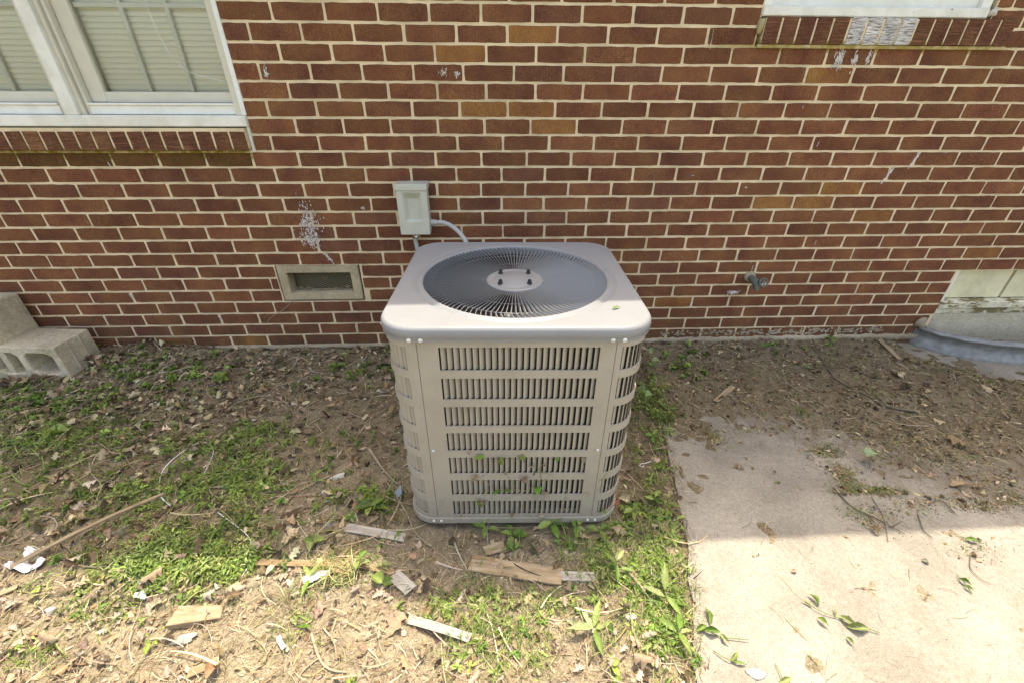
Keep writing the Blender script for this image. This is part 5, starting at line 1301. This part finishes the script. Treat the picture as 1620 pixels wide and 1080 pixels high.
# crumpled paper, plastic and plaster chips
def sheet(name, outline, mat_, label, cat, amp=.012, seed=1, lift=.012, sub=4):
    P = [np.array(at(*p)) for p in outline]; c = sum(P) / len(P); r = random.Random(seed); bm = bmesh.new()
    vs = [bm.verts.new((p[0] - c[0], p[1] - c[1], 0)) for p in P]; bm.faces.new(vs); bmesh.ops.triangulate(bm, faces=bm.faces[:]); bmesh.ops.subdivide_edges(bm, edges=bm.edges[:], cuts=sub, use_grid_fill=True)
    for v in bm.verts: v.co.z = amp * 2.2 * float(fbm(np.array(v.co.x + seed * 3.1), np.array(v.co.y), .025, 2)) ; v.co.z += gz(c[0] + v.co.x, c[1] + v.co.y) - gz(c[0], c[1])
    o = from_bm(name, bm, mat_, None, False); o.location = (c[0], c[1], gz(c[0], c[1]) + lift); o.modifiers.new('s', 'SOLIDIFY').thickness = .001; tag(o, label, cat); return o
sheet('paper_scrap', [(40, 862), (60, 868), (56, 878), (74, 886), (68, 896), (38, 906), (10, 898), (14, 888), (36, 886)], PAPER, 'crumpled white paper under the long tan stick', 'paper', .014, 3)
sheet('plastic_wrapper', [(220, 920), (232, 920), (236, 930), (230, 948), (214, 948), (216, 932)], mat('clear_plastic', (.55, .57, .58), .15, 0, .6)[0], 'small shiny plastic wrapper on the shadow line at left', 'wrapper', .012, 5, .016)
sheet('paper_scrap', [(480, 918), (500, 905), (522, 906), (512, 918), (484, 930)], PAPER, 'folded white paper bit under the green leaves by the straw', 'paper', .004, 6, .016)
sheet('plaster_chip', [(437, 1008), (446, 1006), (448, 1016), (456, 1026), (448, 1032), (440, 1018)], PLASTER, 'white crooked plaster chip on the sunlit soil', 'plaster chip', .008, 8)
def chip(px, py, r_, label, seed, mat_=PLASTER, name='plaster_chip', cat='plaster chip', rz=0.):
    q = at(px, py, .01); o = lump(name, (q[0], q[1], gz(q[0], q[1]) + r_[2] * .4), r_, mat_, None, seed, 2, .5); o.rotation_euler = (0, 0, rz); tag(o, label, cat); return o
chip(605, 616, (.030, .014, .006), 'flat white plaster flake beside the unit left corner', 21)
chip(577, 629, (.008, .008, .006), 'tiny round white chip on the soil left of the unit', 22)
chip(534, 747, (.036, .012, .005), 'long white plaster flake above the scattered chips', 23, rz=.4)
chip(523, 783, (.028, .010, .006), 'narrow white plaster piece left of the grey scrap', 24, rz=.4)
chip(511, 772, (.010, .008, .006), 'tiny white crumb next to the plaster pieces', 25)
chip(402, 664, (.012, .008, .007), 'white crumb at the edge of the bare patch', 26)
chip(463, 638, (.016, .007, .004), 'thin white chip under the forked root', 27)
chip(999, 970, (.022, .012, .008), 'white crumb in sunlit grass near the path', 28)
chip(76, 963, (.014, .010, .010), 'small white lump in leaves at the lower left', 29)
chip(1194, 1061, (.026, .012, .005), 'white scrap on the sunlit path by its left edge', 30)
chip(500, 1064, (.012, .008, .006), 'small white chip at the very bottom', 31) if False else None
chip(610, 580, (.05, .022, .012), 'flat black rubber scrap by the back left corner', 33, BLACKRUB, 'rubber_scrap', 'rubber scrap')
chip(370, 927, (.030, .014, .012), 'pale stone on the shadow line left of the straw', 34, TWIG_PALE, 'stone', 'stone', .4)
chip(290, 1005, (.030, .012, .006), 'flat blue grey lump standing for the shadow under the wedge offcut', 35, WOOD_GREY, 'stone', 'stone', .2)  # not a stone: flat grey lump added as the shadow cast by the wedge
chip(518, 824, (.012, .010, .008), 'grey pebble on the soil left of the grey scrap', 36, WOOD_GREY, 'stone', 'stone')
o = sheet('glass_shard', [(624, 775), (634, 766), (636, 780), (630, 786)], mat('blue_glass_shard', (.22, .27, .32), .1, 0, .6)[0], 'blue grey triangular shard against the unit left side', 'shard', .001, 9, .02, 1)
for i, (px, py, s, lab) in enumerate([(1152, 657, .007, 'black pebble at the top corner of the path'), (1480, 640, .006, 'dark crumb on the concrete near the window well')]): chip(px, py, (s, s, s * .8), lab, 60 + i, DARK, 'pebble', 'pebble')
# ---- single large dead leaves
def leaf_obj(px, py, s, temps, cols, label, seed, rz=None, tilt=(0, 0), mat_=LEAF_DRY, name='dead_leaf', cat='dead leaf', lift=.006, z=None):
    r = random.Random(seed); T, Fq = temps[seed % len(temps)]; q = at(px, py, .01); c = np.array(cols[seed % len(cols)])
    me_cols = np.repeat(c[None], len(T), 0); o = mk(name, T * s, Fq, mat_, None, True, cols=me_cols)
    o.location = (q[0], q[1], (gz(q[0], q[1]) if z is None else z) + lift); o.rotation_euler = (tilt[0] + r.uniform(-.15, .15), tilt[1] + r.uniform(-.15, .15), r.uniform(0, 6.3) if rz is None else rz); tag(o, label, cat); return o
LV = [(85, 752, .085, 'grey brown oak leaf in the grass at the far left'), (310, 848, .12, 'big brown oak leaf in weeds before the shadow line'), (315, 870, .10, 'brown oak leaf under the big leaf before the shadow line'),
      (180, 910, .09, 'folded brown leaf on the shadow line at left'), (240, 915, .08, 'curled brown leaf beside the plastic wrapper'), (465, 812, .07, 'brown oak leaf left of the green seedling'), (400, 735, .085, 'oak leaf with two curled lobes in the grass'),
      (150, 580, .08, 'tan oak leaf against the corner of the block'), (180, 685, .075, 'reddish brown leaf on the litter at left'), (625, 985, .10, 'golden oak leaf beside the bark strip'), (675, 962, .06, 'tan leaf left of the green grass patch'),
      (835, 945, .05, 'small orange leaf below the tan offcut'), (895, 948, .055, 'curled orange leaf in front of the grass'), (980, 835, .075, 'brown oak leaf at the front right unit corner'), (1015, 1045, .075, 'pale oak leaf in sunlit grass near the bottom right'),
      (1510, 700, .10, 'large curled oak leaf on dirt at the right'), (1515, 765, .09, 'brown oak leaf lying on the stained path'), (1384, 838, .045, 'reddish leaf on the path inside the shade'), (1585, 714, .05, 'orange leaf on dirt at the right edge'),
      (1257, 901, .022, 'tiny brown leaf on the sunlit path'), (1226, 745, .016, 'tiny dark leaf scrap on the shaded path'), (560, 612, .06, 'crumpled tan leaf left of the unit back corner'), (115, 770, .07, 'flat pale leaf in weeds at left'),
      (60, 870, .06, 'dark brown leaf beside the white paper'), (80, 1010, .07, 'folded golden leaf in the lower left'), (95, 1055, .06, 'curled tan leaf at the bottom left'), (640, 1045, .06, 'round tan leaf at the bottom of the soil'), (185, 535, .05, 'dry leaf on the litter at the foot of the wall'),
      (290, 528, .05, 'upright dry leaf against the foot of the wall'), (765, 650, .0, '')]
for i, (px, py, s, lab) in enumerate(LV):
    if s: leaf_obj(px, py, s * (.72 if s > .03 else 1), T_OAK if s > .03 else T_OVAL, (BROWNS if py < 900 else [PALES[2], PALES[4], PALES[5]] + BROWNS[:2]), lab, i + 3, mat_=LEAF_DRY)
leaf_obj(975, 487, .030, T_LANCE, LGREENS[2:3], 'small green leaf scrap lying on the sunlit unit top', 3, .3, mat_=GREEN, name='leaf_scrap', cat='leaf scrap')
o = bpy.data.objects['leaf_scrap']; p_ = at(975, 487, ZTOP + .003); o.location = p_; o.rotation_euler = (0.1, 0, .4)
p_ = aty(972, 798, AY - CD / 2 + .01); leaf_obj(972, 798, .045, T_OAK, [(.30, .12, .06)], 'reddish leaf stuck in the right corner louvers near the foot', 4, .5, tilt=(1.4, 0)); o = bpy.data.objects[[k.name for k in bpy.data.objects if k.get('label') == 'reddish leaf stuck in the right corner louvers near the foot'][0]]
o.location = (AX + CW / 2 - .022, AY - CD / 2 + .012, .075); o.rotation_euler = (1.45, .5, .8)
# ---- broad leaved seedlings as things: stems with paired pointed leaves
def seedling(px, py, n_, s, label, seed, cols=LGREENS, temps=T_OVAL, lean=(0, 0), h=.04, z=None, spread=1.0):
    r = random.Random(seed); q = at(px, py, .01); t = empty('seedling', (q[0], q[1], (gz(q[0], q[1]) if z is None else z) - .002), label, 'plant')
    tip = Vector((lean[0], lean[1], h)); tube('stem', [(0, 0, 0), tuple(tip * .5 + Vector((r.uniform(-.004, .004), 0, .004))), tuple(tip)], .0012, STEM, t, 5)
    for i in range(n_):
        T, Fq = temps[(seed + i) % len(temps)]; f = .35 + .65 * (i + 1) / n_; a = i * 2.4 + r.uniform(-.4, .4); c = np.array(cols[(seed + i) % len(cols)]) * r.uniform(.85, 1.15)
        k = s * r.uniform(.75, 1.15); TT = T.copy(); TT[:, 0] += .55
        o = mk('leaf', TT * k, Fq, GREEN, t, True, loc=tip * f, cols=np.repeat(c[None], len(T), 0)); o.rotation_euler = (r.uniform(-.3, .3), r.uniform(-.35, .25), a)
    return t
STEM = mat('green_stem', (.14, .19, .06), .6)[0]
seedling(495, 858, 3, .045, 'bright round leaved seedling on soil left of the grey scrap', 1, LGREENS, T_HEART, h=.025)
seedling(605, 921, 2, .048, 'bright yellow green heart leaf right of the straw heap', 2, LGREENS[:2], T_HEART, h=.02)
seedling(570, 895, 4, .035, 'yellow green seedling growing out of the straw heap', 3, LGREENS, T_OVAL, h=.05)
seedling(775, 830, 4, .052, 'leafy seedling at the unit foot left of centre', 4, LGREENS[:3], T_OVAL, (-.02, 0), .04)
seedling(810, 838, 5, .050, 'lower spreading seedling at the unit foot near centre', 5, LGREENS[:3], T_OVAL, (.0, -.01), .025)
seedling(872, 830, 5, .058, 'tallest pointed leaf seedling at the unit foot', 6, LGREENS[:3], T_OVAL, (0, 0), .05)
seedling(905, 832, 4, .046, 'seedling at the unit foot right of the tallest one', 7, LGREENS[:3], T_OVAL, (.02, 0), .035)
seedling(945, 838, 3, .044, 'small seedling under the front right unit seam', 8, LGREENS[:3], T_OVAL, (.01, 0), .02)
seedling(590, 800, 5, .052, 'broad leaved plant left of the unit by the blue shard', 9, GREENS[1:4], T_OVAL, (-.01, 0), .03)
seedling(500, 760, 4, .040, 'upright light green sprout on bare soil', 10, LGREENS[:3], T_LANCE, (0, 0), .05)
seedling(350, 605, 6, .050, 'clump of round green leaves near the wall foot', 11, LGREENS[2:] + GREENS[3:4], T_HEART, (0, 0), .03)
seedling(345, 570, 5, .040, 'green leafed seedling just below the mortar ledge', 12, LGREENS[2:3] + GREENS[3:4], T_OVAL, (0, 0), .03)
seedling(525, 585, 5, .055, 'long arching green plant between vent and unit', 13, GREENS[3:4] + LGREENS[2:3], T_OVAL, (.03, .01), .03)
seedling(88, 690, 3, .055, 'round leaved weed in grass at the left', 14, GREENS[3:4], T_HEART, (0, 0), .03)
seedling(170, 560, 4, .035, 'bright sprout right of the concrete block', 15, LGREENS[2:3], T_OVAL, (0, 0), .02)
seedling(1030, 598, 2, .050, 'upper large pale leaves beside the unit right side', 16, [(.28, .36, .16)], T_HEART, (-.03, -.02), .16, spread=.5)
seedling(1020, 640, 2, .050, 'drooping pale leaves below the upper pair at the right side', 17, [(.24, .33, .14)], T_HEART, (-.01, 0), .10)
seedling(1032, 690, 5, .035, 'small whorl of green leaves right of the unit', 18, LGREENS[2:3] + GREENS[3:4], T_OVAL, (0, 0), .03)
seedling(1000, 810, 5, .040, 'green seedling cluster at the right unit corner', 19, LGREENS[2:3] + GREENS[3:4], T_OVAL, (0, 0), .05)
seedling(1035, 790, 4, .034, 'small weed between unit and path edge', 20, GREENS[2:4], T_OVAL, (0, 0), .04)
seedling(1340, 533, 4, .032, 'bright green weed at the foot of the wall on the right', 21, LGREENS[2:3], T_OVAL, (0, 0), .05)
seedling(1310, 545, 5, .036, 'green clump on dirt beside the wall foot weed', 22, GREENS[1:3], T_OVAL, (0, 0), .02)
seedling(1275, 585, 3, .034, 'pale green seedling near the start of the dark branch', 23, LGREENS[:1] + [(.2, .3, .14)], T_OVAL, (0, 0), .02)
seedling(1378, 738, 1, .055, 'single pale round leaf on a stem standing on the path', 24, [(.33, .42, .24)], T_HEART, (-.02, .02), .05)
seedling(940, 990, 5, .070, 'wilted pale green leaves lying on the sunlit soil', 25, LGREENS[:2] + [(.34, .40, .18)], T_LANCE, (0, 0), .02)
seedling(1062, 955, 4, .070, 'long green leaves hanging over the path edge', 26, LGREENS, T_LANCE, (-.01, .03), .04)
seedling(1068, 1000, 4, .060, 'bunch of wilting leaves at the path edge lower down', 27, LGREENS, T_LANCE, (.01, 0), .03)
seedling(985, 905, 4, .060, 'curved broad grass leaves in the sun before the path', 28, LGREENS, T_LANCE, (-.02, .02), .05)
seedling(500, 915, 4, .065, 'wilted green leaves draped over the folded paper', 29, GREENS[3:4] + LGREENS[:1], T_LANCE, (-.02, 0), .02)
seedling(470, 990, 2, .045, 'single limp green leaf on sunlit soil', 30, LGREENS[2:], T_LANCE, (0, 0), .01)
seedling(1228, 760, 1, .020, 'tiny green leaf flat on the shaded path', 31, LGREENS[2:3], T_OVAL, (0, 0), .003)
# plants at the block
seedling(20, 530, 5, .035, 'dark stemmed plant in front of the standing block', 32, [(.05, .10, .02)], T_OVAL, (-.01, -.0), .15)
seedling(45, 545, 5, .030, 'light green plant on the corner of the lying block', 33, LGREENS[2:3], T_OVAL, (.0, 0), .10)
# pulled weeds drying on the sunlit path
def pulled(pix, leaves, label, seed):
    r = random.Random(seed); pts = [at(p[0], p[1], .0) for p in pix]; c = pts[0]; t = empty('pulled_weed', (c[0], c[1], 0), label, 'weed')
    sp = spline([(p[0] - c[0], p[1] - c[1], .006 + .004 * (i % 2)) for i, p in enumerate(pts)], 5); tube('stem', sp, .0013, STEM, t, 5)
    for px, py, s, az, tl in leaves:
        q = at(px, py, 0); T, Fq = (T_OVAL + T_LANCE)[r.randrange(9)]; cc = np.array(LGREENS[r.randrange(4)]) * r.uniform(.7, 1.1)
        s *= .78; T = T * np.array([1, .72, 1.6]); o = mk('leaf', T * s, Fq, GREEN, t, True, loc=(q[0] - c[0], q[1] - c[1], .008), cols=np.repeat(cc[None], len(T), 0)); o.rotation_euler = (tl, -.15, az)
pulled([(1272, 953), (1295, 968), (1330, 980), (1360, 992), (1390, 1002)], [(1285, 950, .05, 1.9, .4), (1275, 955, .04, 2.5, .2), (1318, 968, .04, 1.2, .3), (1340, 985, .06, -.9, .2), (1355, 994, .075, -.2, .3), (1300, 985, .04, -1.0, .1), (1343, 1015, .03, -1.4, .1)], 'pulled weed with green leaves lying on the sunlit path', 1)
pulled([(1084, 985), (1110, 995), (1140, 1008), (1183, 1014)], [(1118, 975, .06, 1.5, .4), (1125, 1000, .06, -.2, .2), (1108, 995, .05, .3, .2), (1146, 1012, .04, -1.2, .5)], 'wilting weed reaching from the grass onto the path', 2)
pulled([(1128, 1030), (1150, 1045), (1180, 1052)], [(1160, 1040, .04, .6, .2), (1168, 1050, .045, -.3, .2)], 'small pulled weed near the white scrap on the path', 3)
pulled([(1512, 910), (1524, 925), (1536, 940)], [(1524, 922, .04, -.9, .2), (1528, 915, .035, 1.0, .3), (1530, 932, .03, -.8, .1)], 'folded weed on the sunlit path at the right', 4)
pulled([(1520, 850), (1552, 862)], [(1535, 856, .05, -.3, .1)], 'flat green blade on the shadow line of the path', 5)
pulled([(1225, 1050), (1234, 1070), (1240, 1090)], [(1240, 1078, .05, .2, .2)], 'dark stemmed weed at the bottom edge of the path', 6)
# straw heap (uprooted dry grass)
M = Mass(); q = at(540, 898, .0)
n_ = 200; P = np.stack([q[0] + rng.normal(0, .045, n_), q[1] + rng.normal(0, .026, n_), np.zeros(n_)], -1); P[:, 2] = gh(P[:, 0], P[:, 1]) + rng.random(n_) * .03
P -= np.array([q[0], q[1], 0]); scatter(M, T_RIB, P, .03, .09, .5, [(.45, .36, .19), (.52, .44, .26), (.38, .28, .15), (.30, .30, .10)], .2)
o = M.build('straw_heap', STRAW, True); o.location = (q[0], q[1], 0); tag(o, 'small heap of uprooted dry grass at the shadow line', 'straw heap')

# ------------------------------------------------------------------ shared group names
GR = {'wood_scrap': 'wood scraps strewn on the ground', 'twig': 'twigs lying on the ground', 'dead_leaf': 'large dead leaves', 'seedling': 'leafy seedlings and weeds', 'pulled_weed': 'pulled weeds on the path',
      'plaster_chip': 'white plaster chips', 'concrete_block': 'concrete blocks by the wall', 'conduit': 'conduits from the disconnect box', 'string': 'white strings', 'paper_scrap': 'paper scraps', 'stone': 'small stones', 'pebble': 'dark pebbles'}
for o in bpy.data.objects:
    b = o.name.split('.')[0]
    if o.parent is None and b in GR and 'kind' not in o: o['group'] = GR[b]
